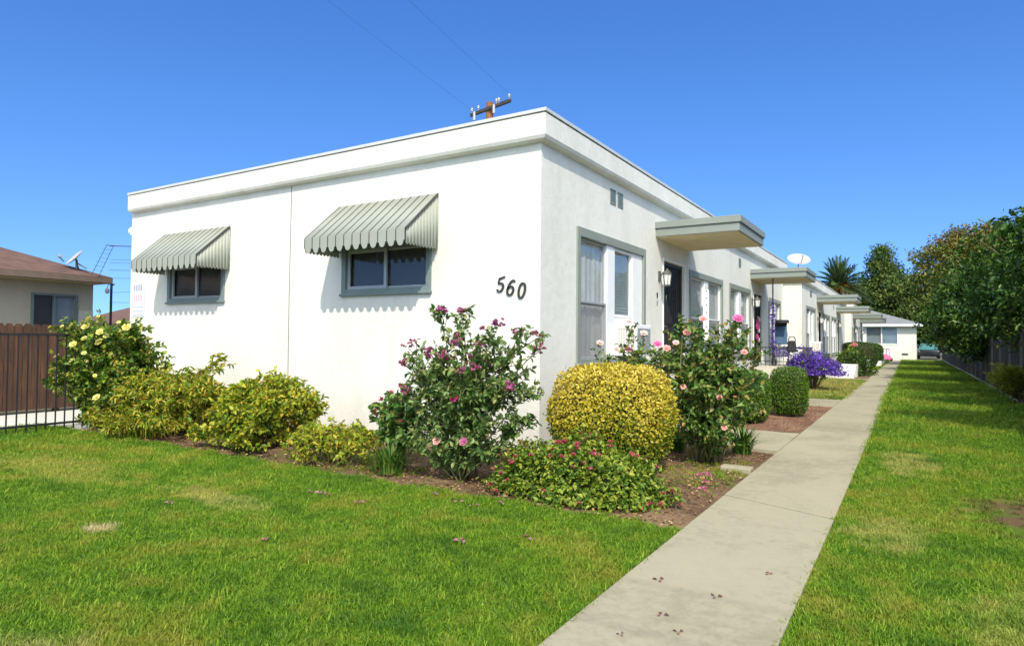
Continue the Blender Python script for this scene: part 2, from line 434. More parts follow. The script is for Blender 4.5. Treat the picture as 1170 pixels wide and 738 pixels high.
bed("far_bed", 0.6, 2.58, 21.2, 29.2, -0.01, SOIL)

# the path: slabs with open joints
def slab_path():
    mb = MB()
    xl, xr = lambda y: 2.58 if y < 30 else 2.5, lambda y: 3.50-0.0035*max(0, y)
    edges = [(-12.5, -12.5), (-8.2, -8.2), (-4.75, -4.78), (-1.20, -1.55), (2.35, 2.3), (5.9, 5.9), (9.4, 9.4), (13, 13), (16.6, 16.6),
             (20.2, 20.2), (24, 24), (29, 29), (34, 34), (40, 40), (47, 47), (54.8, 54.8)]
    g = 0.014
    for (a0, a1), (b0, b1) in zip(edges[:-1], edges[1:]):
        w = RNG.normal(0, 0.002)
        ga = 0.022 if a0 == -1.20 else g; q = [(xl(a0), a0+ga), (xr(a1), a1+ga), (xr(b1), b1-g*(0.3)), (xl(b0), b0-g*0.3)]
        z = 0.028+w
        mb.add([(x, y, z) for x, y in q]+[(x, y, -0.05) for x, y in q],
               [(0, 1, 2, 3), (4, 5, 1, 0), (5, 6, 2, 1), (6, 7, 3, 2), (7, 4, 0, 3)])
    o = mb.build("path", CONC, None, False, 0.006); o['kind'] = 'structure'
slab_path()
def walkway(y0, y1, x0):
    mb = MB(); mb.box(x0, 2.565, y0, y1, -0.05, 0.024); o = mb.build("walkway", CONC, None, False, 0.006); o['kind'] = 'structure'
walkway(1.64, 3.48, 0.05); walkway(8.5, 10.33, 0.05); walkway(19.7, 21.15, 0.66); walkway(29.3, 30.3, 0.66)

# ------------------------------------------------------------------ apartment building
def Mside(X):      # u = y, v = z, w = outward (+x)
    return lambda u, v, w: (X+w, u, v)
def Mfront(Y):     # u = x, v = z, w = outward (-y)
    return lambda u, v, w: (u, Y-w, v)

def wall_holes(mb, T, u0, u1, v0, v1, holes, depth, flip):
    us = sorted({u0, u1, *[h[0] for h in holes], *[h[1] for h in holes]})
    vv = sorted({v0, v1, *[h[2] for h in holes], *[h[3] for h in holes]})
    us = [u for u in us if u0 <= u <= u1]
    for a, b in zip(us[:-1], us[1:]):
        for c, d in zip(vv[:-1], vv[1:]):
            mu, mv = (a+b)/2, (c+d)/2
            if any(h[0] < mu < h[1] and h[2] < mv < h[3] for h in holes): continue
            q = [T(a, c, 0), T(b, c, 0), T(b, d, 0), T(a, d, 0)]
            mb.add(q, [(0, 1, 2, 3)])
    for a, b, c, d in holes:
        for p, q in (((a, c), (b, c)), ((b, c), (b, d)), ((b, d), (a, d)), ((a, d), (a, c))):
            mb.add([T(*p, 0), T(*q, 0), T(*q, -depth), T(*p, -depth)], [(0, 1, 2, 3)])

bld = thing("apartment_building", "long white stucco single-storey apartment row with flat roof numbered 560", "building", (0, 0, 0))
ZB, ZT = -0.05, 4.37

# side-window list per block: (u0,u1,v0,v1,type)
SIDE_W = [(1.03, 3.78, 1.06, 3.02, 'ac'), (6.45, 9.29, 1.06, 2.93, 'w'), (10.0, 12.57, 1.06, 2.93, 'w'), (15.43, 17.7, 1.06, 2.88, 'w')]
SIDE_D = [(4.8, 6.14, 0.74, 2.95), (13.07, 14.4, 0.74, 2.86)]
FRONT_W = [(-3.54, -1.77, 2.07, 2.82), (-8.30, -6.52, 2.05, 2.80)]

blocks = [  # x, y0, y1, windows, doors, x_left, ztop offset
    (0.0, 0.0, 18.3, SIDE_W, SIDE_D, -9.66, 0.0),
    (0.63, 18.31, 36.0, [(18.3+a, 18.3+b, c, d, t) for a, b, c, d, t in SIDE_W[:3]], [(18.3+a, 18.3+b, c, d) for a, b, c, d in SIDE_D], -9.0, 0.004),
    (0.98, 36.01, 46.6, [(36.4, 37.2, 1.3, 2.8, 'w'), (39.2, 41.6, 1.06, 2.9, 'w'), (42.0, 43.2, 1.06, 2.9, 'w')], [(37.6, 38.9, 0.74, 2.9), (43.9, 45.2, 0.74, 2.9)], -8.5, 0.008),
]
def fascia(mb, x0, x1, y0, y1, zt):
    # profile (outward offset, z): coved underside, face, drip gap
    prof = [(0.0, zt-0.385), (0.06, zt-0.38), (0.105, zt-0.36), (0.125, zt-0.32), (0.125, zt-0.05), (0.10, zt-0.05), (0.10, zt-0.02), (-0.25, zt-0.02), (-0.25, zt-0.3)]
    rings = []
    for o, z in prof:
        ol = min(o, -0.06); rings.append([(x0-ol, y0-o, z), (x1+o, y0-o, z), (x1+o, y1+o, z), (x0-ol, y1+o, z)])
    n = len(mb.v)
    vs_ = [p for r in rings for p in r]
    fs = []
    for i in range(len(prof)-1):
        for k in range(4):
            k2 = (k+1) % 4
            fs.append((i*4+k, i*4+k2, (i+1)*4+k2, (i+1)*4+k))
    mb.add(vs_, fs)
def capring(mb, x0, x1, y0, y1, zt):
    prof = [(0.118, zt-0.042), (0.138, zt-0.042), (0.138, zt), (-0.2, zt+0.003), (-0.2, zt-0.018)]
    vs_ = []
    for o, z in prof: vs_ += [(x0-(min(o, -.05)), y0-o, z), (x1+o, y0-o, z), (x1+o, y1+o, z), (x0-min(o, -.05), y1+o, z)]
    fs = []
    for i in range(len(prof)-1):
        for k in range(4):
            k2 = (k+1) % 4; fs.append((i*4+k, i*4+k2, (i+1)*4+k2, (i+1)*4+k))
    mb.add(vs_, fs)

ZOFF = [(0.0, 0.0), (-0.22, -0.36), (-0.42, -0.62)]     # the units step down along the row
blocks = [(X, y0, y1, [(a, b, c+ZOFF[i][0], d+ZOFF[i][0], t) for a, b, c, d, t in wn_], [(a, b, c+ZOFF[i][0], d+ZOFF[i][0]) for a, b, c, d in dn_], xl, dz) for i, (X, y0, y1, wn_, dn_, xl, dz) in enumerate(blocks)]
for bi, (X, y0, y1, wins, drs, xl, dz) in enumerate(blocks):
    ZT = 4.37+ZOFF[bi][1]
    mb = MB()
    holes = [(a+0.09, b-0.09, c+0.06, d-0.12) for a, b, c, d, t in wins]+[(a, b, c, d) for a, b, c, d in drs]
    wall_holes(mb, Mside(X), y0, y1, ZB, ZT-0.3, holes, 0.11, False)
    fh = [(a+0.07, b-0.07, c+0.07, d-0.05) for a, b, c, d in FRONT_W] if bi == 0 else []
    wall_holes(mb, Mfront(y0), xl, X, ZB, ZT-0.3, fh, 0.09, False)
    mb.add([(xl, y0, ZB), (xl, y1, ZB), (xl, y1, ZT-0.3), (xl, y0, ZT-0.3)], [(0, 1, 2, 3)])
    mb.add([(xl, y1, ZB), (X, y1, ZB), (X, y1, ZT-0.3), (xl, y1, ZT-0.3)], [(0, 1, 2, 3)])
    w = mb.build("wall", WHITE, bld)
    mb = MB(); fascia(mb, xl, X, y0, y1, ZT+dz-0.055); mb.build("parapet", FASCIA, bld)
    mb = MB(); capring(mb, xl, X, y0, y1, ZT+dz-0.043); mb.build("roof_edge", CAPMETAL, bld)
    mb = MB(); mb.add([(xl+.02, y0+.02, ZT-0.16-dz), (X-.02, y0+.02, ZT-0.16-dz), (X-.02, y1-.02, ZT-0.16-dz), (xl+.02, y1-.02, ZT-0.16-dz)], [(0, 1, 2, 3)])
    mb.build("roof", ROOFING, bld)

def curtain_mb(T, u0, u1, v0, v1, w, kind):
    mb = MB()
    if kind == 'curtain':
        n = int((u1-u0)/0.02)+2
        us = np.linspace(u0, u1, n); vs_ = []
        for i, u in enumerate(us):
            o = 0.006*sin(u*38)+0.005*sin(u*17+1)
            vs_ += [T(u, v0, w+o), T(u, v1, w+o*0.7)]
        mb.add(vs_, [(2*i, 2*i+2, 2*i+3, 2*i+1) for i in range(n-1)])
    elif kind == 'blind':
        n = int((v1-v0)/0.05)
        for i in range(n):
            a = v0+i*0.05
            mb.add([T(u0, a, w-0.012), T(u1, a, w-0.012), T(u1, a+0.052, w+0.012), T(u0, a+0.052, w+0.012)], [(0, 1, 2, 3)])
    else:
        mb.add([T(u0, v0, w), T(u1, v0, w), T(u1, v1, w), T(u0, v1, w)], [(0, 1, 2, 3)])
    return mb

def ring(mb, T, u0, u1, v0, v1, t, w0, w1, tt=None, tb=None):
    tt = tt or t; tb = tb or t
    mb.box(u0, u0+t, v0, v1, w0, w1, T=T); mb.box(u1-t, u1, v0, v1, w0, w1, T=T)
    mb.box(u0+t, u1-t, v1-tt, v1, w0+.001, w1-.001, T=T); mb.box(u0+t, u1-t, v0, v0+tb, w0+.001, w1-.001, T=T)

def side_window(X, a, b, c, d, typ, k):
    T = Mside(X)
    mb = MB(); ring(mb, T, a, b, c, d, 0.10, -0.02, 0.028, 0.13, 0.07)
    mb.box(a-0.02, b+0.02, c-0.05, c+0.018, -0.03, 0.075, T=T)       # sill nose
    win = mb.build("window", SAGE, bld, False, 0.006)
    iu0, iu1, iv0, iv1 = a+0.10, b-0.10, c+0.07, d-0.13
    if typ == 'ac':
        m0, m1 = iu0+1.00, iu0+1.30
        lights = [(iu0, m0, iv0, iv1, 'd'), (m1, m1+0.80, 1.78, iv1, 'b')]
        mb = MB(); mb.box(m0, m1, iv0, iv1, -0.10, -0.004, T=T)
        mb.box(m1+0.80, iu1, iv0, iv1, -0.10, -0.012, T=T)
        mb.box(m1, m1+0.80, iv0, 1.78, -0.10, -0.03, T=T)
        mb.build("mullion", WTRIM, win, False, 0.006)
    else:
        mid = (iu0+iu1)/2
        m0, m1 = mid-0.15, mid+0.15
        lights = [(iu0, m0, iv0, iv1, 'd'), (m1, iu1, iv0, iv1, 'd')]
        mb = MB(); mb.box(m0, m1, iv0, iv1, -0.10, -0.004, T=T); mb.build("mullion", WTRIM, win, False, 0.006)
    for q, (u0, u1, v0, v1, ty) in enumerate(lights):
        mb = MB()
        if ty == 'd':
            vm = v0+(v1-v0)*0.47
            ring(mb, T, u0, u1, vm-0.035, v1, 0.034, -0.075, -0.045)
            ring(mb, T, u0, u1, v0, vm+0.02, 0.032, -0.045, -0.015)
        else:
            ring(mb, T, u0, u1, v0, v1, 0.045, -0.07, -0.02)
        fr = mb.build("sash", GREYTRIM if (ty == 'd' and q == 0 and typ == 'ac') else WTRIM, win, False, 0.004)
        mb = MB(); mb.add([T(u0+.04, v0+.03, -0.06), T(u1-.04, v0+.03, -0.06), T(u1-.04, v1-.03, -0.06), T(u0+.04, v1-.03, -0.06)], [(0, 1, 2, 3)]); mb.build("pane", GLASS, win)
        if ty == 'd':
            vm = v0+(v1-v0)*0.47
            mb = MB(); mb.add([T(u0+.04, v0+.04, -0.032), T(u1-.04, v0+.04, -0.032), T(u1-.04, vm-.03, -0.032), T(u0+.04, vm-.03, -0.032)], [(0, 1, 2, 3)])
            mb.build("insect_screen", SCREEN, win)
        curtain_mb(T, u0-.02, u1+.02, v0-.02, v1+.02, -0.105, 'blind' if ty == 'b' else 'curtain').build("curtain" if ty != 'b' else "blind", BLIND if ty == 'b' else CURTAIN, win)

def side_door(X, a, b, c, d, k):
    T = Mside(X)
    mb = MB(); ring(mb, T, a-0.07, b+0.07, c-0.02, d+0.07, 0.07, -0.02, 0.02)
    mb2 = MB(); ring(mb2, T, a, b, c, d, 0.07, -0.105, -0.05)
    dr = mb2.build("door", IRON, bld, False, 0.004)
    mb = MB(); ring(mb, T, a-0.04, b+0.04, c-0.02, d+0.04, 0.038, -0.02, 0.016); mb.build("door_casing", WTRIM, dr, False, 0.005)
    mb = MB(); mb.box(a+.05, b-.05, c+.02, d-.05, -0.108, -0.095, T=T); mb.build("screen", DARKSCREEN, dr)
    mb = MB()
    nb = 9
    for i in range(1, nb):
        u = a+0.07+(b-a-0.14)*i/nb
        mb.box(u-0.006, u+0.006, c+0.07, d-0.07, -0.085, -0.073, T=T)
    for v in (c+0.85, c+1.0): mb.box(a+0.07, b-0.07, v-0.012, v+0.012, -0.086, -0.070, T=T)
    # scrollwork
    for sgn in (-1, 1):
        for base in (c+0.35, c+1.45):
            cu = (a+b)/2+sgn*0.19
            pts = [T(cu+sgn*0.13*cos(t)*(1-t/9), base+0.15*sin(t)*(1-t/9)+t*0.03, -0.066) for t in np.linspace(0, 7.5, 26)]
            mb.tube(pts, 0.009, 5)
    mb.build("grille", IRON, dr)
    mb = MB(); mb.tube([T(a+0.12, c+0.95, -0.06), T(a+0.12, c+0.95, 0.0)], 0.022, 10); mb.tube([T(a+0.12, c+0.95, 0.0), T(a+0.22, c+0.95, 0.0)], 0.012, 8)
    mb.build("handle", BRONZE, dr)

def lamp(X, u, v):
    T = Mside(X); mb = MB()
    mb.box(u-0.05, u+0.05, v-0.02, v+0.16, 0.0, 0.025, T=T)
    mb.tube([T(u, v+0.05, 0.02), T(u, v+0.15, 0.10), T(u, v+0.17, 0.16)], 0.012, 6)
    c = T(u, v, 0.16)
    TT = lambda x, y, z: (c[0]+x, c[1]+y, c[2]+z)
    mb.lathe([(0.085, 0.09), (0.08, 0.11), (0.045, 0.16), (0.018, 0.175), (0.012, 0.205)], 6, T=TT)
    mb.lathe([(0.05, -0.13), (0.06, -0.115), (0.06, -0.10)], 6, T=TT)
    for k in range(6):
        t = 2*pi*k/6; mb.tube([TT(0.058*cos(t), 0.058*sin(t), -0.10), TT(0.078*cos(t), 0.078*sin(t), 0.095)], 0.006, 4)
    l = mb.build("wall_lamp", BRONZE, bld)
    m2 = MB(); m2.lathe([(0.05, -0.098), (0.07, 0.088)], 6, T=TT); m2.build("lamp_glass", FROST, l)

def canopy(X, u0, u1, z0, z1, L=1.50):
    zm = z0+0.15
    mb = MB(); mb.box(X-0.0, X+L, u0, u1, z0, zm-0.004)
    o = mb.build("door_canopy", SAGE, bld, False, 0.005)
    mb = MB(); mb.box(X, X+L+0.028, u0-0.03, u1+0.03, zm, z1); mb.build("canopy_roof", SAGE, o, False, 0.006)
    mb = MB(); mb.box(X+0.0, X+L-0.03, u0+0.03, u1-0.03, z0-0.012, z0-0.001); mb.build("soffit", SOFFIT, o)

def vent(X, u0, u1, v0, v1):
    T = Mside(X); mb = MB(); ring(mb, T, u0, u1, v0, v1, 0.02, -0.01, 0.012)
    for i in range(7):
        v = v0+0.02+(v1-v0-0.04)*(i+0.5)/7
        mb.add([T(u0+.02, v-0.012, 0.010), T(u1-.02, v-0.012, 0.010), T(u1-.02, v+0.012, 0.004), T(u0+.02, v+0.012, 0.004)], [(0, 1, 2, 3)])
    o = mb.build("vent", SAGE_DARK, bld)
    mb = MB(); mb.box(u0+.01, u1-.01, v0+.01, v1-.01, 0.001, 0.003, T=T); mb.build("vent_screen", DARK, o)

def porch(X, u0, u1, h, mat, L=1.45, steps=4):
    mb = MB(); mb.box(X+0.002, X+L, u0, u1, -0.05, h)
    o = mb.build("porch", mat, bld, False, 0.012)
    rise = h/steps
    mb = MB()
    for i in range(1, steps):
        mb.box(X+0.10, X+L-0.02, u0-0.30*i, u0-0.30*(i-1)-0.002, -0.05, h-rise*i)
    mb.build("step", mat, o, False, 0.01)

PORCHW = simple("white_porch_paint", (0.74, 0.73, 0.69), 0.7, 0.08, 3)
for bi, (X, y0, y1, wins, drs, xl, dz) in enumerate(blocks):
    for k, (a, b, c, d, t) in enumerate(wins): side_window(X, a, b, c, d, t, k)
    for k, (a, b, c, d) in enumerate(drs):
        zo = ZOFF[bi][0]; side_door(X, a, b, c, d, k); lamp(X, a-0.26, 2.55+zo)
        canopy(X, a-0.45, b+0.35, (3.33 if k == 0 else 3.26)+zo, (3.60 if k == 0 else 3.53)+zo)
        porch(X, a-0.35, b+0.45, 0.72+zo, CONC_W if bi == 0 else PORCHW)
    zo = ZOFF[bi][1]; vent(X, y0+2.22, y0+2.44, 3.56+zo, 3.80+zo); vent(X, y0+2.52, y0+2.74, 3.56+zo, 3.80+zo)
    if bi < 2: vent(X, y0+11.1, y0+11.35, 3.45+zo, 3.70+zo)

# front windows under the awnings
for (a, b, c, d) in FRONT_W:
    T = Mfront(0.0)
    mb = MB(); ring(mb, T, a, b, c, d, 0.085, -0.02, 0.03, 0.06, 0.085)
    mb.box(a-0.015, b+0.015, c-0.02, c+0.02, -0.02, 0.06, T=T)
    win = mb.build("window", SAGE_DARK, bld, False, 0.006); win['label'] = "small high slider window shaded by a metal awning"
    mb = MB(); m = (a+b)/2-0.02
    ring(mb, T, a+0.085, m+0.03, c+0.085, d-0.06, 0.05, -0.05, -0.015); ring(mb, T, m-0.02, b-0.085, c+0.085, d-0.06, 0.035, -0.08, -0.052)
    mb.build("sash", GREYTRIM, win, False, 0.004)
    mb = MB(); mb.add([T(a+.09, c+.09, -0.066), T(b-.09, c+.09, -0.066), T(b-.09, d-.06, -0.066), T(a+.09, d-.06, -0.066)], [(0, 1, 2, 3)]); mb.build("pane", GLASS, win)
    curtain_mb(T, a+.07, b-.07, c+.07, d-.05, -0.089, 'flat').build("screen", DARKSCREEN, win)

def awning(x0, x1, zt, zf, zb, yf):
    n = 12; p = (x1-x0)/n
    fr_ = [(0.0, 0.0), (0.035, 0.0), (0.042, 0.024)]+[(0.042+0.912*q/14, 0.024) for q in range(1, 15)]+[(0.962, 0.0)]
    cols = [(x0+(k+f)*p, h, f) for k in range(n) for f, h in fr_]+[(x1, 0.0, 0.0)]
    NX = len(cols); V = []
    nrm = np.array([0, -(zt-zf), -yf]); nrm = nrm/np.linalg.norm(nrm)
    for x, h, f in cols:
        V.append(np.array([x, -0.012, zt])+nrm*h); V.append(np.array([x, yf, zf])+nrm*h)
    F = np.array([(2*i, 2*i+1, 2*i+3, 2*i+2) for i in range(NX-1)])
    o = np_mesh("awning", np.array(V), F, AWN, bld)
    sm = o.modifiers.new("solid", 'SOLIDIFY'); sm.thickness = 0.004
    V = []
    xs2 = np.linspace(x0, x1, n*16+1); V = []
    e_ = np.array([0, yf, zf])+nrm*0.024
    for q, x in enumerate(xs2):
        f = ((q % 16)/16-0.018) % 1.0; dd_ = min(f, 1-f)
        u_ = min(1.0, max(0.0, (dd_-0.15)/0.30)); zz = zb+0.07*(1-sqrt(1-(1-u_)**2))
        V += [(x, e_[1], e_[2]), (x, yf-0.016, zz)]
    F = np.array([(2*i, 2*i+1, 2*i+3, 2*i+2) for i in range(len(xs2)-1)])
    v = np_mesh("valance", np.array(V), F, AWN, o)
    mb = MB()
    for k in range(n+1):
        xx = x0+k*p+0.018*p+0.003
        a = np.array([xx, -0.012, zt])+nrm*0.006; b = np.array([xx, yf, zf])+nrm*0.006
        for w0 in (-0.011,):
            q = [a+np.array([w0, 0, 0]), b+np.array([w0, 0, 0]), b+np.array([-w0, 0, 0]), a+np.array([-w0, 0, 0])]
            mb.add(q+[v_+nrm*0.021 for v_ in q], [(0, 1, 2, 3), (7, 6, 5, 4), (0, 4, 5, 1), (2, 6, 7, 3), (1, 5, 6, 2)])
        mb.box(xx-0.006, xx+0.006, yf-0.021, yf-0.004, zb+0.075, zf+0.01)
    mb.build("seam_shade_strip", SEAM_SHADE, o)  # near-black strips over the pan joints stand in for shadow gaps
    for X_, s in ((x0, -1), (x1, 1)):
        ny = 10*10+1; V = []
        ys = np.linspace(yf, -0.012, ny)
        for i, y in enumerate(ys):
            t = (i % 10)/10
            h = 0.0045*(1 if t < 0.5 else 0)
            ztop = zf+(zt-zf)*(y-yf)/(-0.012-yf)
            zz = zb+0.012+0.035*(1-abs(sin(pi*i/10))**0.7)
            V += [(X_+s*h, y, ztop-0.003), (X_+s*h, y, zz)]
        F2 = np.array([(2*i, 2*i+1, 2*i+3, 2*i+2) for i in range(ny-1)])
        q = np_mesh("side_panel", np.array(V), F2, AWN, o); sm = q.modifiers.new("solid", 'SOLIDIFY'); sm.thickness = 0.003
    mb = MB(); mb.tube([(x0+.02, -0.02, zb+0.1), (x0+.02, yf+.01, zb+0.1), (x1-.02, yf+.01, zb+0.1), (x1-.02, -0.02, zb+0.1)], 0.011, 6)
    mb.build("awning_bracket", SAGE_DARK, o)
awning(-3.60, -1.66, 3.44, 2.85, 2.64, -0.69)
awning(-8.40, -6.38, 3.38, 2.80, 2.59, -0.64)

# house number 560 in slanted brush numerals, stepping down to the right
def stroke(mb, pts, w, T, u, v):
    P = [Vector((p[0], p[1], 0)) for p in pts]; n = len(P); L = []
    vs_ = []
    for i in range(n):
        d = (P[min(i+1, n-1)]-P[max(0, i-1)]).normalized(); q = Vector((-d.y, d.x, 0))
        ww = w*(0.75+0.5*abs(d.y)) * (0.75 if i in (0, n-1) else 1)
        for s in (-1, 1):
            for k in (0.004, 0.022):
                pp = P[i]+q*s*ww/2; vs_.append(T(u+pp.x, v+pp.y, k))
    fs = []
    for i in range(n-1):
        a = 4*i; b = a+4
        fs += [(a+1, b+1, b+3, a+3), (a, a+1, b+1, b)[::-1], (a+2, a+3, b+3, b+2), (a, b, b+2, a+2)]
    fs += [(0, 1, 3, 2), (4*n-4, 4*n-2, 4*n-1, 4*n-3)]
    mb.add(vs_, fs)
def sl_(pts, k=0.18): return [(x+k*y, y) for x, y in pts]
TF = Mfront(0.0)
def arc(cx, cy, rx, ry, a0, a1, n=16): return [(cx+rx*cos(radians(a0+(a1-a0)*i/n)), cy+ry*sin(radians(a0+(a1-a0)*i/n))) for i in range(n+1)]
five = [sl_([(0.02, 0.195), (0.012, 0.115)]), sl_([(0.018, 0.19), (0.06, 0.20), (0.105, 0.215)]), sl_([(0.012, 0.115)]+arc(0.05, 0.065, 0.052, 0.06, 110, -150, 16))]
six = [sl_([(0.108, 0.19), (0.095, 0.207), (0.075, 0.21), (0.045, 0.19), (0.018, 0.14)]+arc(0.055, 0.065, 0.05, 0.062, 165, 520, 24))]
zero = [sl_(arc(0.055, 0.105, 0.05, 0.104, 80, 440, 28))]
num = bpy.data.objects.new("house_number", None); COL.objects.link(num); num.parent = bld; num['label'] = "dark brush-style house number 560 on the front wall"
for nm, dg, u, v in (("numeral", five, -0.66, 2.035), ("numeral", six, -0.505, 1.985), ("numeral", zero, -0.335, 1.945)):
    mb = MB()
    for s in dg: stroke(mb, [(x*0.92, y*0.92) for x, y in s], 0.023, TF, u, v)
    mb.build(nm, NUMERAL, num)
# unit number 1 beside the first door
mb = MB(); TS = Mside(0.0)
stroke(mb, [(0.0, 0.075), (0.025, 0.10), (0.025, 0.0)], 0.016, TS, 4.40, 2.20); mb.build("unit_number", NUMERAL, bld)
mb = MB(); TS = Mside(0.0); mb.box(4.40, 4.46, 2.07, 2.15, 0.003, 0.012, T=TS); mb.build("door_bell", GREYTRIM, bld)
# faded notice board on the front wall's far end
NOTICE = simple("faded_notice", (0.62, 0.65, 0.70), 0.5, 0.03, 4)
mb = MB(); mb.box(-9.57, -9.12, 1.80, 2.52, 0.004, 0.012, T=TF); nt_ = mb.build("notice_sign", NOTICE, bld)
def bars(rows, mat, nm):
    mb = MB()
    for (u0, u1, v0, v1) in rows: mb.box(u0, u1, v0, v1, 0.0125, 0.0145, T=TF)
    mb.build(nm, mat, nt_)
def txt(s, size, u, v, mat, nm):
    c = bpy.data.curves.new(nm, 'FONT'); c.body = s; c.size = size; c.extrude = 0.001; c.align_x = 'CENTER'
    o = bpy.data.objects.new(nm, c); COL.objects.link(o)
    bpy.context.view_layer.update()
    me = bpy.data.meshes.new_from_object(o.evaluated_get(bpy.context.evaluated_depsgraph_get()))
    bpy.data.objects.remove(o); me.materials.clear(); me.materials.append(mat)
    q = bpy.data.objects.new(nm, me); COL.objects.link(q); q.parent = nt_
    q.location = (u, -0.0145, v); q.rotation_euler = (radians(90), 0, 0); return q
FADEP = simple("faded_pink_ink", (0.62, 0.44, 0.47), 0.6, 0.05, 4); FADEB = simple("faded_blue_ink", (0.38, 0.43, 0.56), 0.6, 0.05, 4)
FADEG = simple("faded_grey_ink", (0.36, 0.36, 0.42), 0.6, 0.05, 4)
bars([(-9.54, -9.15, 1.99, 2.005), (-9.54, -9.15, 1.91, 1.925), (-9.52, -9.17, 1.83, 1.845)], FADEB, "faded_line")
bars([(-9.515+i*0.085, -9.465+i*0.085, 2.33, 2.45) for i in range(4)], FADEG, "faded_lettering")
bars([(-9.515+i*0.085, -9.465+i*0.085, 2.11, 2.25) for i in range(4)], FADEP, "faded_lettering")
# flood light on the left corner, seam conduit on the front wall
mb = MB(); mb.box(-9.82, -9.66, 0.05, 0.25, 3.52, 3.60); mb.lathe([(0.04, 0), (0.075, 0.10), (0.08, 0.14)], 12, T=lambda x, y, z: (-9.80-z*0.6, 0.12+x, 3.66+y+z*-0.4))
mb.build("flood_light", WTRIM, bld)
mb = MB(); mb.tube([(-4.77, -0.004, 0.2), (-4.775, -0.004, 2.0), (-4.76, -0.004, 3.94)], 0.0075, 5); mb.build("wall_cable", simple("painted_cable", (0.20, 0.20, 0.19), 0.6, 0.05), bld)

# ------------------------------------------------------------------ window air conditioners (things)
ACTAN = simple("beige_coil", (0.42, 0.37, 0.30), 0.7, 0.1, 20)
def air_con(X, u0, v0, label, rows):
    t = thing("window_air_conditioner", label, "air conditioner", (X, u0, v0), 0, "window air conditioners")
    mb = MB(); mb.box(-0.08, 0.34, 0, 0.66, 0, 0.50); body = mb.build("housing", WTRIM, t, False, 0.014)
    mb = MB()
    for i in range(11): mb.box(0.341, 0.349, 0.04, 0.62, 0.04+i*0.038, 0.062+i*0.038)
    mb.build("grille", GREYTRIM, t)
    mb = MB(); mb.box(0.03, 0.30, -0.006, -0.001, 0.07, 0.44); mb.build("side_panel", ACTAN, t)
    mb = MB()
    for i in range(9): mb.box(0.045+i*0.028, 0.056+i*0.028, -0.013, -0.0065, 0.09, 0.42)
    mb.box(0.155, 0.175, -0.017, -0.0135, 0.07, 0.44); mb.build("side_louvre", WTRIM, t)
    return t
air_con(0.0, 2.50, 1.16, "white window air conditioner in the first window above the yellow globe shrub", 8)
air_con(0.63, 18.3+2.5, 0.94, "beige window air conditioner above the purple flowering bush", 8)

# ------------------------------------------------------------------ plants
def tube_batch(mb, base, ctrl, tip, r0_, r1_, n=5, seg=6):
    pts = []
    for i in range(seg+1):
        t = i/seg; pts.append(np.array(base)*(1-t)**2+2*np.array(ctrl)*t*(1-t)+np.array(tip)*t*t)
    mb.tube(pts, [r0_+(r1_-r0_)*i/seg for i in range(seg+1)], n); return pts

def cane_bush(root, tips, base_r, leafL, leafW, per_twig, twigs, twiglen, lmat, smat, cmin=0.25, rnd=None, r0_=0.011, lname="foliage", droop=0.2, leaflets=True, upright=0.3):
    """canes from the ground to given tips; twigs and leaves along their upper parts"""
    mb = MB(); P = []; D = []; N = []
    for tp in tips:
        tp = np.array(tp, float); a = RNG.random()*2*pi; b = np.array([cos(a), sin(a), 0])*base_r*RNG.random()
        ctrl = np.array([b[0]*1.5+tp[0]*0.35, b[1]*1.5+tp[1]*0.35, tp[2]*(0.62+0.2*RNG.random())])
        pts = tube_batch(mb, b, ctrl, tp, r0_, r0_*0.35, 5, 7)
        for k in range(twigs):
            t = cmin+(1-cmin)*(RNG.random()**0.75); i = min(6, int(t*7)); f = t*7-i
            q = pts[i]*(1-f)+pts[min(7, i+1)]*f
            d = randdir(1)[0]; d[2] = abs(d[2])*0.6+upright-0.15
            out = np.array([q[0], q[1], 0.0]); d = unit((d+out*0.5/(np.linalg.norm(out)+0.2))[None])[0]
            L = twiglen*(0.5+RNG.random())
            e = q+d*L
            mb.tube([q, (q+e)/2+np.array([0, 0, -0.01]), e], [r0_*0.35, r0_*0.28, r0_*0.18], 4, cap=False)
            m = int(per_twig*(0.7+0.6*RNG.random()))
            s = RNG.random(m)**0.8
            pp = q+(e-q)*s[:, None]
            dd = unit(randdir(m)+d*0.55); 
            P.append(pp); D.append(dd); N.append(unit(randdir(m)*0.7+np.array([0, 0, 1.0])))
    P = np.concatenate(P); D = np.concatenate(D); N = np.concatenate(N); n = len(P)
    ok = P[:, 2] > 0.02; P, D, N = P[ok], D[ok], N[ok]; n = len(P)
    sc = 0.65+0.6*RNG.random(n)
    V, F, c = leaf_arrays(P, D, N, leafL*sc, leafW*sc, 0.22, droop, rnd(P) if rnd else None)
    fo = np_mesh(lname, V, F, lmat, root, c)
    mb.build("stem", smat, root, True)
    return fo, P

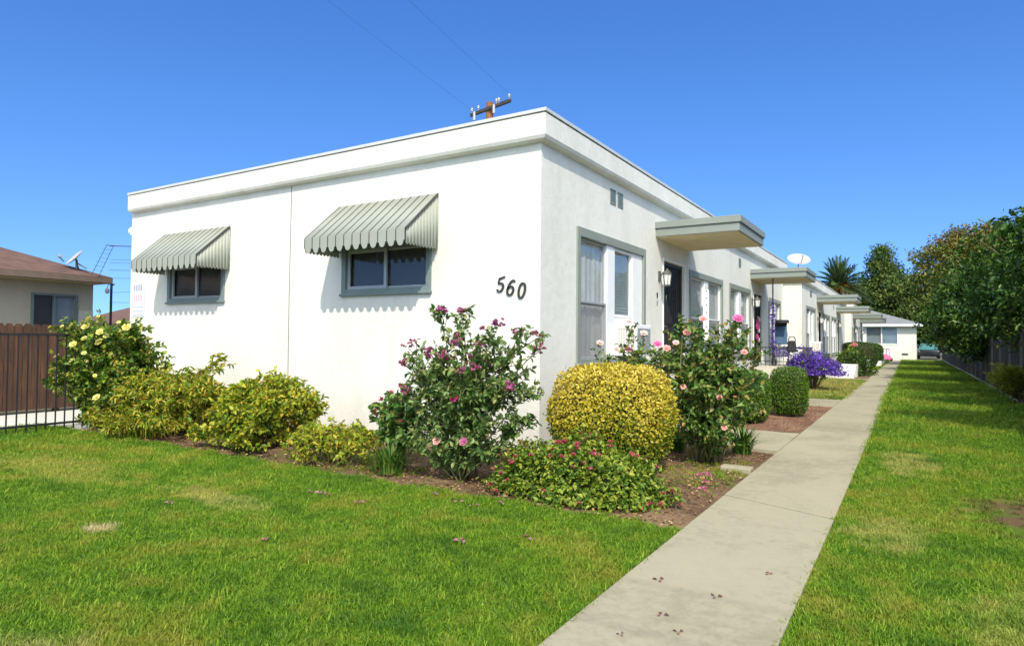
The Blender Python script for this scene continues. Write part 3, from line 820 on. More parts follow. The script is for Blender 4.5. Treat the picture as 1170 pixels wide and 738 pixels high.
def rose_flower(root, pos, r, mat, nrm=(0.2, -0.5, 0.8), name="flower"):
    nrm = Vector(nrm).normalized(); a = nrm.orthogonal().normalized(); b = nrm.cross(a)
    V = []; F = []; C = []
    for ringi, (cnt, rad, lift, tilt) in enumerate(((6, 1.0, 0.0, 0.35), (5, 0.72, 0.18, 0.7), (4, 0.42, 0.34, 1.0), (3, 0.2, 0.42, 1.3))):
        for k in range(cnt):
            t = 2*pi*(k+0.5*ringi)/cnt+random.random()*0.3
            o = a*cos(t)+b*sin(t); s = -a*sin(t)+b*cos(t)
            up = nrm*sin(tilt)+o*cos(tilt)
            c0 = o*0.08*r+nrm*lift*r*0.5
            w = r*rad*0.62
            p = [c0-s*w*0.3, c0+s*w*0.3, c0+up*r*rad*0.6+s*w*0.85+nrm*0.1*r, c0+up*r*rad+s*w*0.35, c0+up*r*rad-s*w*0.35, c0+up*r*rad*0.6-s*w*0.85+nrm*0.1*r]
            n = len(V); V += [tuple(Vector(pos)+q) for q in p]; F.append((n, n+1, n+2, n+5)); F.append((n+5, n+2, n+3, n+4)); C += [random.random()]*6
    return np_mesh(name, np.array(V), np.array(F), mat, root, np.array([[c]*3 for c in C]))

def on_foliage(P, k, want=(0.25, -0.75, 0.55), gap=0.18, top=0.5, seed=1):
    """k spread-out outer foliage points facing the wanted side"""
    rs = np.random.default_rng(seed); c = P.mean(0); q = (P-c)/(P.std(0)+1e-6); w = unit(np.array([want]))[0]
    sc = q@w+rs.normal(0, 0.35, len(P))+top*q[:, 2]*0.3; out = []
    for i in np.argsort(-sc):
        if all(np.linalg.norm(P[i]-o) > gap for o in out): out.append(P[i])
        if len(out) >= k: break
    return out

def floret_cluster(root, pos, r, mat, cnt=14, fr=0.022, name="flower"):
    """cluster of small dried rose blooms"""
    P = np.array(pos)+randdir(cnt)*r*RNG.random((cnt, 1))**0.5*np.array([1, 1, 0.8])
    Vs = []; Fs = []; Cs = []; o = 0
    for p in P:
        m = 7; d = randdir(m); d[:, 2] = abs(d[:, 2])*0.8
        V, F, c = leaf_arrays(np.repeat(p[None], m, 0), d, randdir(m), fr*1.3*(0.7+0.6*RNG.random()), fr, 0.4, 0.4, np.full(m, RNG.random()))
        Vs.append(V); Fs.append(F+o); Cs.append(c); o += len(V)
    return np_mesh(name, np.concatenate(Vs), np.concatenate(Fs), mat, root, np.concatenate(Cs))

def shell_leaves(n, radii, p, depth, leafL, leafW, lump=0.05, zmin=0.02, tilt=0.7, seed=0):
    """leaves over a superellipsoid shell centred at (0,0,radii z)"""
    d = randdir(n); k = (np.abs(d/np.array(radii))**p).sum(1)**(-1/p)
    surf = d*k[:, None]
    lum = 1+lump*(np.sin(d[:, 0]*9+seed)+np.sin(d[:, 1]*11+seed*2)+np.sin(d[:, 2]*10+seed*3))/1.7
    q = surf*(lum*(1-depth*RNG.random(n)**1.5))[:, None]
    nr = unit(np.sign(d)*np.abs(surf/np.array(radii))**(p-1)/np.array(radii))
    P = q+np.array([0, 0, radii[2]])
    ok = P[:, 2] > zmin; P, nr = P[ok], nr[ok]; m = len(P)
    D = unit(nr*0.5+randdir(m)*tilt+np.array([0, 0, 0.25])); N = unit(nr+randdir(m)*0.6)
    return P, D, N

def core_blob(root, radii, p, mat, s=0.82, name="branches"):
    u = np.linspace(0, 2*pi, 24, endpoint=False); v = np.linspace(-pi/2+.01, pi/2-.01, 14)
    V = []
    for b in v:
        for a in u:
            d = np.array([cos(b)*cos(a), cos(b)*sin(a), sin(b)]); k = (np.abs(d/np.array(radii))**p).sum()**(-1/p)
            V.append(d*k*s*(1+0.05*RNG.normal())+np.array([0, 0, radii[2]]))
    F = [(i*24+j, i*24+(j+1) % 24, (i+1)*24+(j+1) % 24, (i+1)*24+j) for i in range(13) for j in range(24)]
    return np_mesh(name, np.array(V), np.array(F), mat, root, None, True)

L_ROSE = leaf_mat("rose_leaf", [(0.036, 0.085, 0.018), (0.075, 0.155, 0.034), (0.135, 0.225, 0.055), (0.20, 0.28, 0.075), (0.27, 0.27, 0.08)], 0.25, 0.42)
L_ROSE2 = leaf_mat("climbing_rose_leaf", [(0.030, 0.085, 0.014), (0.065, 0.16, 0.026), (0.12, 0.235, 0.038), (0.19, 0.28, 0.06), (0.36, 0.24, 0.07)], 0.28, 0.42)
L_YROSE = leaf_mat("yellow_rose_leaf", [(0.030, 0.085, 0.012), (0.075, 0.165, 0.018), (0.15, 0.25, 0.028), (0.25, 0.33, 0.04), (0.42, 0.33, 0.05)], 0.3, 0.42)
L_YGREEN = leaf_mat("yellow_green_leaf", [(0.09, 0.19, 0.014), (0.20, 0.30, 0.020), (0.37, 0.41, 0.032), (0.55, 0.50, 0.05), (0.50, 0.31, 0.06)], 0.35, 0.45)
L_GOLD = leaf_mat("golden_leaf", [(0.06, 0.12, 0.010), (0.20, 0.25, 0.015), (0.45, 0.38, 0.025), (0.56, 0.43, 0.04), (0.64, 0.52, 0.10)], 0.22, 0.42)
L_BOX = leaf_mat("boxwood_leaf", [(0.022, 0.075, 0.006), (0.055, 0.145, 0.008), (0.11, 0.21, 0.014), (0.17, 0.26, 0.02)], 0.25, 0.4)
L_BOXD = leaf_mat("dark_hedge_leaf", [(0.015, 0.045, 0.006), (0.035, 0.085, 0.010), (0.07, 0.13, 0.018), (0.11, 0.16, 0.03)], 0.2, 0.4)
L_LANT = leaf_mat("lantana_leaf", [(0.05, 0.12, 0.012), (0.115, 0.205, 0.018), (0.23, 0.31, 0.028), (0.36, 0.37, 0.05)], 0.3, 0.45)
L_STRAP = leaf_mat("strap_leaf", [(0.025, 0.085, 0.010), (0.055, 0.15, 0.018), (0.11, 0.22, 0.03), (0.22, 0.27, 0.05)], 0.28, 0.4)
F_MAUVE = leaf_mat("mauve_bloom", [(0.26, 0.08, 0.10), (0.42, 0.10, 0.22), (0.56, 0.17, 0.38), (0.40, 0.17, 0.12)], 0.25, 0.6)
F_PINK = leaf_mat("pink_bloom", [(0.70, 0.10, 0.34), (0.82, 0.22, 0.45)], 0.3, 0.5)
F_SALMON = leaf_mat("salmon_bloom", [(0.80, 0.30, 0.28), (0.86, 0.48, 0.42)], 0.3, 0.5)
F_BLUSH = leaf_mat("blush_bloom", [(0.78, 0.50, 0.50), (0.82, 0.66, 0.56)], 0.3, 0.5)
F_YEL = leaf_mat("yellow_bloom", [(0.74, 0.64, 0.13), (0.82, 0.75, 0.32)], 0.3, 0.5)
F_CRIM = leaf_mat("crimson_bloom", [(0.50, 0.02, 0.14), (0.62, 0.05, 0.22)], 0.3, 0.5)
F_RED = leaf_mat("small_red_bloom", [(0.42, 0.06, 0.07), (0.60, 0.16, 0.20)], 0.25, 0.5)
F_PURP = leaf_mat("purple_bloom", [(0.08, 0.045, 0.28), (0.15, 0.08, 0.46), (0.24, 0.14, 0.58)], 0.25, 0.5)
DEADLEAF = leaf_mat("dead_leaf", [(0.10, 0.055, 0.025), (0.25, 0.13, 0.05), (0.42, 0.25, 0.10), (0.50, 0.36, 0.18)], 0.15, 0.7)
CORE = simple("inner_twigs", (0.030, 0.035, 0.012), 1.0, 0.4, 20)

def ell_tips(n, rx, ry, h, low=0.35, top=1.0, out=0.55):
    T = []
    for i in range(n):
        a = 2*pi*(i*0.618+0.1*RNG.random()); rad = sqrt((i+0.5)/n)
        x, y = rx*rad*cos(a), ry*rad*sin(a)
        z = h*(top*sqrt(max(0.0, 1-(rad*0.92)**2))*(1-low)+low)*(0.86+0.2*RNG.random())
        T.append((x, y, z))
    return T

# -- mauve rose bush before the front corner
rb = thing("rose_bush", "tall leggy rose bush with faded mauve blooms in front of the 560 wall", "bush", (0.12, -1.82, 0))
tips = [(-0.82, 0.10, 1.30), (-0.70, -0.1, 1.12), (-0.36, 0.05, 1.68), (-0.10, 0.1, 1.66), (0.02, -0.1, 1.45), (0.22, 0.1, 1.48), (0.42, 0.0, 1.52), (0.55, 0.15, 1.40),
        (0.80, 0.12, 1.42), (0.90, 0.0, 1.30), (0.62, -0.15, 0.95), (-0.55, -0.25, 0.85), (-0.2, -0.35, 1.05), (0.2, -0.35, 1.1), (0.5, -0.3, 0.6), (-0.65, 0.25, 0.7), (0.7, 0.2, 0.65), (0.0, 0.3, 1.2)]
tips += ell_tips(20, 0.72, 0.42, 1.30, 0.45)+[(-0.6, -0.2, 0.35), (-0.35, -0.35, 0.3), (0.0, -0.4, 0.35), (0.35, -0.3, 0.4), (0.6, -0.15, 0.35), (0.75, 0.1, 0.55), (-0.7, 0.05, 0.5), (0.8, 0.0, 0.9)]
fo, PL = cane_bush(rb, tips, 0.16, 0.062, 0.037, 10, 22, 0.16, L_ROSE, STEMG, 0.16)
for i, tp in enumerate(tips[:12]+tips[18:30]):
    floret_cluster(rb, np.array(tp)+RNG.normal(0, 0.03, 3)+np.array([0, 0, 0.03]), 0.045+0.045*RNG.random(), F_MAUVE, 4+int(RNG.integers(9)), 0.023)
for q in on_foliage(PL, 3, (0.1, -0.6, 0.7), 0.3, 0.6, 3): floret_cluster(rb, q, 0.05, F_MAUVE, 8, 0.026)
for q, m_ in zip(on_foliage(PL, 3, (0.1, -1.0, 0.1), 0.35, 0.0, 5), (F_CRIM, F_MAUVE, F_SALMON)): rose_flower(rb, q, 0.042, m_, (0.15, -0.8, 0.5))

# -- yellow globe shrub
gl = thing("globe_shrub", "clipped golden-yellow globe shrub at the building corner", "shrub", (1.30, -0.72, 0))
P, D, N = shell_leaves(28000, (0.625, 0.61, 0.57), 3.0, 0.24, 0.03, 0.018, 0.035, 0.05, 1.0, 2.3)
sh_ = RNG.random(len(P)) < 0.022; P[sh_] += N[sh_]*(0.02+0.05*RNG.random((sh_.sum(), 1))); D[sh_] = unit(N[sh_]+randdir(sh_.sum())*0.4)
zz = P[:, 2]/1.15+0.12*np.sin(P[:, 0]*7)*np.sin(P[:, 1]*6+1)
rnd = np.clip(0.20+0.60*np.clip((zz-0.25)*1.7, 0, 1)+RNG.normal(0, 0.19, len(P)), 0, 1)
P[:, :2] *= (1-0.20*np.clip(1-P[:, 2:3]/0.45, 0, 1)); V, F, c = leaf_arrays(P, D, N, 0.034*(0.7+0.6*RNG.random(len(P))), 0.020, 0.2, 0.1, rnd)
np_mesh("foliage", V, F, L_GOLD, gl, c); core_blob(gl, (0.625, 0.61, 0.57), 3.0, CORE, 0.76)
mb = MB()
for k in range(6):
    a = k*1.05; mb.tube([(0.06*cos(a), 0.06*sin(a), -0.02), (0.2*cos(a), 0.2*sin(a), 0.2), (0.4*cos(a), 0.4*sin(a), 0.4)], [0.025, 0.018, 0.01], 5)
mb.build("stem", STEMB, gl)

# -- low red-flowered mound
la = thing("lantana_mound", "low spreading mound with small red flowers at the lawn corner", "plant", (1.44, -1.88, 0))
def mound(root, n, rx, ry, h, L, W, lmat, rndshift=0.0, stems=60, rot=0.0, coresc=0.72):
    d = randdir(n); d[:, 2] = abs(d[:, 2])
    lum = 1+0.10*np.sin(d[:, 0]*7+1)+0.09*np.sin(d[:, 1]*9)+0.06*np.sin(d[:, 2]*12)+RNG.normal(0, 0.05, n)
    dep = 1-0.32*RNG.random(n)**1.4
    P = d*np.array([rx, ry, h])*(lum*dep)[:, None]
    ok = P[:, 2] > 0.012; P, d2 = P[ok], d[ok]; m = len(P)
    D = unit(d2*0.7+randdir(m)*0.8); N = unit(d2*0.6+randdir(m)*0.6+np.array([0, 0, 0.6]))
    sc = 0.6+0.7*RNG.random(m)
    V, F, c = leaf_arrays(P, D, N, L*sc, W*sc, 0.2, 0.25, np.clip(RNG.random(m)+rndshift, 0, 1))
    np_mesh("foliage", V, F, lmat, root, c)
    mb = MB()
    for k in range(stems):
        q = P[RNG.integers(m)]
        tube_batch(mb, (q[0]*0.15, q[1]*0.15, 0), (q[0]*0.5, q[1]*0.5, q[2]*0.9), q, 0.005, 0.002, 4, 4)
    mb.build("stem", STEMB, root)
    u = np.linspace(0, 2*pi, 20, endpoint=False); V = []
    for b in np.linspace(0, pi/2-.02, 7):
        for a in u: V.append((rx*coresc*cos(b)*cos(a), ry*coresc*cos(b)*sin(a), h*coresc*sin(b)))
    F = [(i*20+j, i*20+(j+1) % 20, (i+1)*20+(j+1) % 20, (i+1)*20+j) for i in range(6) for j in range(20)]
    np_mesh("branches", np.array(V), np.array(F), CORE, root, None, True)
    return P
Pm = mound(la, 11000, 0.74, 0.46, 0.51, 0.046, 0.027, L_LANT)
out = Pm[np.argsort(-np.linalg.norm(Pm/np.array([0.86, 0.48, 0.50]), axis=1))[:1600]]
sel = out[RNG.choice(len(out), 98, replace=False)]
for q in sel: floret_cluster(la, q*1.04, 0.016, F_RED, 3, 0.015)

# -- tall pink rose beside the path
r2 = thing("rose_bush", "tall rose bush with bright pink and salmon blooms beside the concrete path", "bush", (1.95, 0.52, 0))
tips = [(-0.95, -0.1, 1.30), (-0.78, 0.15, 1.24), (-0.55, -0.05, 1.32), (-0.42, 0.1, 1.45), (-0.2, -0.1, 1.62), (-0.12, 0.1, 1.52), (0.05, 0.0, 1.38), (0.35, 0.05, 1.62), (0.42, -0.1, 1.40),
        (0.55, 0.1, 1.25), (0.62, 0, 1.0), (0.5, -0.3, 0.75), (-0.3, 0.05, 1.35), (-0.05, -0.05, 1.5), (0.12, 0.05, 1.45), (0.2, -0.1, 1.3), (-0.35, -0.1, 1.2), (0.0, -0.2, 1.25), (0.38, 0.0, 1.5), (0.45, 0.05, 1.35), (0.2, -0.4, 0.85), (-0.2, -0.45, 0.8), (-0.5, -0.3, 0.9), (0.65, 0.2, 0.6), (0.3, -0.5, 0.45), (-0.1, -0.5, 0.5)]
tips += ell_tips(24, 0.55, 0.45, 1.2, 0.4)
_, PL = cane_bush(r2, tips, 0.2, 0.066, 0.042, 10, 21, 0.16, L_ROSE2, STEMG, 0.10, r0_=0.010)
for (p, m_, r) in (((-0.55, -0.10, 1.36), F_PINK, 0.05), ((-0.43, -0.12, 1.31), F_SALMON, 0.05), ((-0.18, -0.15, 1.50), F_SALMON, 0.05), ((0.0, -0.12, 1.66), F_SALMON, 0.045),
                   ((0.37, 0.0, 1.66), F_PINK, 0.062), ((-0.3, -0.18, 1.38), F_BLUSH, 0.04), ((0.46, -0.1, 1.28), F_SALMON, 0.04)):
    rose_flower(r2, p, r, m_, (0.25, -0.6, 0.6))
for q in on_foliage(PL, 5, (0.2, -1.0, -0.2), 0.3, 0.0, 8): rose_flower(r2, q, 0.032, F_SALMON, (0.2, -0.8, 0.4))
# small pale rose between globe and the window
r3 = thing("rose_bush", "small blush-pink rose under the air conditioner behind the globe shrub", "bush", (0.62, 1.15, 0))
tips = [(-0.25, -0.1, 1.32), (0.05, 0.2, 1.62), (0.15, -0.1, 1.25), (0.35, 0.2, 1.45), (0.4, -0.1, 1.2), (-0.1, 0.1, 1.2), (0.6, 0.0, 1.25), (0.7, 0.2, 1.3)]
cane_bush(r3, tips, 0.15, 0.055, 0.034, 8, 12, 0.13, L_ROSE2, STEMG, 0.35, r0_=0.008)
for p, m_ in (((-0.25, -0.12, 1.36), F_BLUSH), ((0.16, -0.12, 1.28), F_PINK), ((0.05, 0.18, 1.66), F_BLUSH), ((0.28, 0.15, 1.50), F_BLUSH), ((-0.02, -0.1, 1.28), F_BLUSH)):
    rose_flower(r3, p, 0.055, m_, (0.3, -0.5, 0.7))
# white perforated stake in the rose
st = thing("garden_stake", "white perforated metal stake standing in the pink rose bush", "stake", (1.93, 0.62, 0))
mb = MB(); T = lambda x, y, z: (x*cos(0.5)-y*sin(0.5), x*sin(0.5)+y*cos(0.5), z)
mb.box(-0.028, 0.028, -0.002, 0.002, -0.05, 2.02, T=T); mb.box(-0.032, -0.028, -0.002, 0.022, -0.05, 2.02, T=T); mb.box(0.028, 0.032, -0.002, 0.022, -0.05, 2.02, T=T)
mb.build("post", WTRIM, st)
mb = MB()
for k in range(14): 
    z = 0.9+k*0.085; mb.tube([T(0, -0.0035, z), T(0, -0.0022, z)], 0.010, 8)
mb.build("hole", DARK, st)

# -- yellow rose by the iron fence
yr = thing("rose_bush", "large leafy rose bush with yellow blooms beside the black iron fence", "bush", (-6.62, -1.86, 0))
tips = ell_tips(92, 1.15, 0.65, 1.45, 0.20)+[(-0.85+0.17*k, -0.25-0.12*(k%3), 1.36+0.08*((k*7)%3)) for k in range(12)]+[(1.0-0.1*k, -0.5+0.1*k, 0.5+0.22*k) for k in range(5)]+[(-1.0, -0.2, 0.75), (-0.9, -0.4, 0.55), (-1.1, -0.1, 1.0), (0.9, 0, 1.5), (0.6, 0, 1.6), (-0.2, 0, 1.66), (-0.6, -.1, 1.62)]
_, PL = cane_bush(yr, tips, 0.3, 0.078, 0.050, 10, 22, 0.18, L_YROSE, STEMG, 0.06)
for q in on_foliage(PL, 24, (0.35, -0.7, 0.6), 0.22, 0.5, 4):
    rose_flower(yr, q+np.array([0.02, -0.05, 0.03]), 0.028+0.034*RNG.random(), F_YEL, (0.3+0.4*RNG.normal(), -0.6, 0.5+0.3*RNG.random()))

# -- yellow-green shrubs along the front wall
s1 = thing("leafy_shrub", "yellow-green shrub with drooping strappy leaves right of the yellow rose", "shrub", (-5.2, -1.72, 0))
tips = ell_tips(80, 1.05, 0.60, 0.86, 0.35)+[(0.75, 0.3, 1.10), (0.95, 0.2, 1.0), (0.55, 0.3, 1.0)]+[(-1.0+0.14*k, -0.55-0.08*(k%3), 0.12+0.07*(k%4)) for k in range(15)]
cane_bush(s1, tips, 0.6, 0.070, 0.027, 13, 16, 0.16, L_YGREEN, STEMG, 0.12, r0_=0.006, droop=0.5)
def straps(root, n, r, L, W, mat, lean=0.9, name="leaf_blades", cx=0, cy=0):
    Vs = []; Fs = []; Cs = []; o = 0
    for k in range(n):
        a = RNG.random()*2*pi; d = np.array([cos(a), sin(a), 0]); s = np.array([-sin(a), cos(a), 0])
        b = np.array([cx, cy, 0])+d*r*RNG.random(); LL = L*(0.6+0.5*RNG.random()); le = lean*(0.3+0.8*RNG.random()); V = []
        ns = 6
        for i in range(ns+1):
            t = i/ns
            p = b+d*LL*le*t*t*0.75+np.array([0, 0, LL*(t-0.55*le*t*t)])
            w = W*(1-t**2.2)*0.5+0.0006
            V += [p-s*w, p+s*w]
        F = np.array([(2*i, 2*i+1, 2*i+3, 2*i+2) for i in range(ns)])
        Vs.append(np.array(V)); Fs.append(F+o); o += len(V); Cs.append(np.full((len(V), 3), RNG.random()))
    return np_mesh(name, np.concatenate(Vs), np.concatenate(Fs), mat, root, np.concatenate(Cs))
straps(s1, 190, 0.45, 0.95, 0.022, L_YGREEN, 1.5, "drooping_leaves", -0.1, -0.30)
s2 = thing("leafy_shrub", "dense rounded yellow-green shrub in the middle of the front wall", "shrub", (-3.12, -1.66, 0))
tips = ell_tips(84, 0.66, 0.58, 0.84, 0.30)+[(-0.7+0.12*k, -0.58-0.07*(k%3), 0.12+0.08*(k%4)) for k in range(13)]
cane_bush(s2, tips, 0.4, 0.062, 0.042, 12, 17, 0.14, L_YGREEN, STEMB, 0.12, r0_=0.007, rnd=lambda P: np.clip(RNG.random(len(P))*0.9+0.12*(P[:, 2]-0.5), 0, 1))
s3 = thing("leafy_shrub", "low sparse yellowing weeds between the rounded shrub and the mauve rose", "shrub", (-1.62, -1.90, 0))
tips = ell_tips(60, 0.60, 0.45, 0.38, 0.3)
cane_bush(s3, tips, 0.45, 0.055, 0.030, 9, 7, 0.10, L_YGREEN, STEMG, 0.1, r0_=0.004)
straps(s3, 60, 0.5, 0.35, 0.006, DEADLEAF, 1.6, "dry_grass")
s4 = thing("geranium_plant", "small upright green plant with pink flower heads left of the mauve rose", "plant", (-0.85, -1.62, 0))
tips = ell_tips(20, 0.36, 0.3, 0.78, 0.4)
cane_bush(s4, tips, 0.14, 0.070, 0.050, 9, 12, 0.13, L_ROSE2, STEMG, 0.12, r0_=0.006)
for q in ((-0.32, -0.1, 0.66), (-0.25, -0.1, 0.72), (-0.1, -0.1, 0.80), (-0.05, 0, 0.86), (0.08, -0.15, 0.72), (0.15, -0.2, 0.5), (-0.15, -0.3, 0.6)):
    floret_cluster(s4, q, 0.035, F_RED, 5, 0.018)
def clump(label, x, y, n, r, L, W, mat=None):
    t = thing("strap_leaf_clump", label, "plant", (x, y, 0)); straps(t, n, r, L, W, mat or L_STRAP, 1.15); return t
clump("dark green strap-leaf clump at the left foot of the mauve rose", -0.68, -2.02, 190, 0.20, 0.45, 0.016)
clump("bright strap-leaf clump at the edge of the path by the walkway", 2.22, 1.18, 170, 0.12, 0.55, 0.018)
clump("grey-green strap-leaf clump in the shade behind the pink rose", 1.42, 1.05, 150, 0.14, 0.55, 0.018)

# -- clipped box hedges
def box_hedge(label, x, y, rx, ry, h, n=9000, mat=L_BOX, L=0.030):
    t = thing("box_hedge", label, "hedge", (x, y, 0)); P, D, N = shell_leaves(n, (rx, ry, h/2), 4.0, 0.16, 0.03, 0.02, 0.02, 0.04, 0.9, x)
    V, F, c = leaf_arrays(P, D, N, L*(0.7+0.6*RNG.random(len(P))), L*0.6, 0.2, 0.1); np_mesh("foliage", V, F, mat, t, c)
    core_blob(t, (rx, ry, h/2), 4.0, CORE, 0.85)
    mb = MB()
    for k in range(5): mb.tube([(0.1*cos(k*1.3), 0.1*sin(k*1.3), -0.02), (0.25*rx*2*cos(k*1.3), 0.25*ry*2*sin(k*1.3), h*0.35)], [0.02, 0.012], 5)
    mb.build("stem", STEMB, t); return t
box_hedge("clipped box hedge on red mulch, the nearer of the pair", 1.60, 4.75, 0.30, 0.34, 0.90)
box_hedge("clipped box hedge on red mulch, the farther of the pair by the dry lawn", 2.02, 6.15, 0.32, 0.34, 0.92)
box_hedge("large dark rounded hedge in front of the far units", 1.42, 35.2, 0.92, 1.6, 1.42, 12000, L_BOXD, 0.06)
box_hedge("dark rounded hedge standing behind the large far hedge", 1.60, 41.5, 0.80, 1.5, 1.35, 8000, L_BOXD, 0.07)

# -- purple flowering bush
pb = thing("flowering_bush", "rounded bush covered in violet-purple blossom beside the second walkway", "bush", (1.60, 13.2, 0))
tips = ell_tips(40, 0.66, 0.6, 0.95, 0.45)
cane_bush(pb, tips, 0.1, 0.06, 0.036, 8, 9, 0.14, L_ROSE, STEMB, 0.35, r0_=0.010)
n = 7000; d = randdir(n); d[:, 2] = np.abs(d[:, 2])*1.0-0.12
lum = 1+0.10*np.sin(d[:, 0]*8)+0.1*np.sin(d[:, 1]*9+1)+RNG.normal(0, 0.05, n)
P = d*np.array([0.74, 0.66, 0.58])*(lum*(1-0.2*RNG.random(n)))[:, None]+np.array([0, 0, 0.55])
keep = np.sin(P[:, 0]*14)+np.sin(P[:, 1]*15+2)+np.sin(P[:, 2]*17) > -0.9; P = P[keep]; d = d[keep]
V, F, c = leaf_arrays(P, unit(d+randdir(len(P))*0.8), unit(d+randdir(len(P))*0.4), 0.05, 0.045, 0.2, 0.1); np_mesh("blossom", V, F, F_PURP, pb, c)
# purple vine up the second porch post
pv = thing("flowering_vine", "violet-purple vine climbing the porch post and railing of the second unit", "vine", (0.0, 0.0, 0.0))
Ps = []
for k in range(520):
    u = RNG.random()
    if u < 0.55: z = 1.15+1.4*RNG.random(); q = np.array([0.60, 12.75, z])+RNG.normal(0, 0.04, 3)
    else: q = np.array([0.60+1.05*RNG.random(), 12.72, 1.22])+RNG.normal(0, 1, 3)*np.array([0.03, 0.04, 0.07])-np.array([0, 0, 0.25*RNG.random()**2])
    Ps.append(q)
Ps = np.array(Ps); V, F, c = leaf_arrays(Ps, randdir(len(Ps)), randdir(len(Ps)), 0.05, 0.042, 0.2, 0.1); np_mesh("blossom", V, F, F_PURP, pv, c)
mb = MB(); mb.tube([(0.66, 12.72, 0.72), (0.58, 12.76, 1.6), (0.63, 12.74, 2.5)], 0.012, 5); mb.tube([(0.64, 12.73, 1.18), (1.1, 12.74, 1.25), (1.62, 12.72, 1.2)], 0.010, 5); mb.build("stem", STEMB, pv)

# -- small shrubs by the third porch
s5 = thing("leafy_shrub", "dark green shrub in front of the white third porch", "shrub", (1.9, 24.6, 0)); 
mound(s5, 2500, 0.7, 0.9, 1.05, 0.10, 0.055, L_BOXD)
s6 = thing("leafy_shrub", "brighter green shrub with orange flowers beside the third porch steps", "shrub", (1.55, 27.2, 0)); 
Pm = mound(s6, 2500, 0.6, 0.9, 1.2, 0.10, 0.055, L_LANT)
for q in Pm[np.argsort(-Pm[:, 2])[:8]]: floret_cluster(s6, q+np.array([0.1, -0.2, 0]), 0.07, F_SALMON, 5, 0.05)

# ------------------------------------------------------------------ trees
def tree(label, cat, x, y, blobs, trunk_h, trunk_r, nclump, per, leafL, leafW, lmat, spread, name="leafy_tree", group=None, shell=0.55, light=None):
    nclump = int(nclump*0.95); per = int(per*1.2)
    t = thing(name, label, cat, (x, y, 0), 0, group)
    cl = []; w = np.array([b[3]*b[4]*b[5] for b in blobs])**0.67; w = w/w.sum()
    which = RNG.choice(len(blobs), nclump, p=w)
    B = np.array(blobs, float)[which]
    d = randdir(nclump); rad = shell+(1-shell)*RNG.random(nclump)**0.6
    lum = 0.97+0.08*np.sin(d[:, 0]*5+which)+0.08*np.sin(d[:, 1]*6+which*2)+0.08*np.sin(d[:, 2]*7)
    Cc = B[:, :3]+d*B[:, 3:6]*(rad*lum)[:, None]
    Cc = Cc[Cc[:, 2] > 0.5]
    m = len(Cc)
    tone = RNG.random(m)
    off = np.clip(RNG.normal(0, 1, (m, per, 3)), -1.7, 1.7)*spread*(0.6+0.8*RNG.random((m, 1, 1)))*np.array([1, 1, 0.65])
    P = (Cc[:, None]+off).reshape(-1, 3)
    cd_ = unit(Cc-np.array([0, 0, trunk_h]))
    D = unit(np.repeat(cd_, per, 0)*0.4+randdir(len(P))*0.9+np.array([0, 0, -0.25])); N = unit(randdir(len(P))*0.7+np.array([0, 0, 0.8])+np.repeat(cd_, per, 0)*0.4)
    sc = 0.6+0.7*RNG.random(len(P))
    rnd = np.clip(np.repeat(tone, per)*0.72+RNG.random(len(P))*0.28, 0, 1)
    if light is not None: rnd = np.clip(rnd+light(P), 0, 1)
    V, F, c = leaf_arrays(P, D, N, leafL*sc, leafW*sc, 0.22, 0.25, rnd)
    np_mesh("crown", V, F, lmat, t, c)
    mb = MB()
    mb.tube([(0, 0, -0.1), (0.03, 0.02, trunk_h*0.5), (0.0, 0.05, trunk_h), (0.05, 0, trunk_h*1.5)], [trunk_r*1.25, trunk_r, trunk_r*0.9, trunk_r*0.5], 10)
    mb.build("trunk", BARK, t, True)
    mb = MB()
    for q in Cc[RNG.choice(m, min(m, 46), replace=False)]:
        mid = q*0.5+np.array([0, 0, trunk_h*0.75])
        tube_batch(mb, (0, 0, trunk_h*0.85), mid, q, trunk_r*0.4, trunk_r*0.06, 5, 5)
    mb.build("limb", BARK, t, True)
    return t
L_T1 = leaf_mat("tree_leaf_orange", [(0.030, 0.065, 0.008), (0.075, 0.125, 0.014), (0.14, 0.175, 0.022), (0.22, 0.18, 0.034), (0.30, 0.18, 0.045)], 0.25, 0.45)
L_T2 = leaf_mat("citrus_leaf", [(0.014, 0.045, 0.006), (0.034, 0.090, 0.011), (0.068, 0.145, 0.016), (0.14, 0.22, 0.03)], 0.25, 0.36)
L_T3 = leaf_mat("far_tree_leaf", [(0.024, 0.06, 0.010), (0.06, 0.12, 0.020), (0.12, 0.18, 0.03), (0.18, 0.21, 0.045)], 0.2, 0.55)
L_T4 = leaf_mat("dark_tree_leaf", [(0.008, 0.020, 0.006), (0.018, 0.038, 0.010), (0.03, 0.06, 0.014)], 0.15, 0.6)
L_CYP = leaf_mat("juniper_leaf", [(0.07, 0.12, 0.010), (0.16, 0.21, 0.018), (0.27, 0.29, 0.03), (0.36, 0.34, 0.05)], 0.25, 0.55)

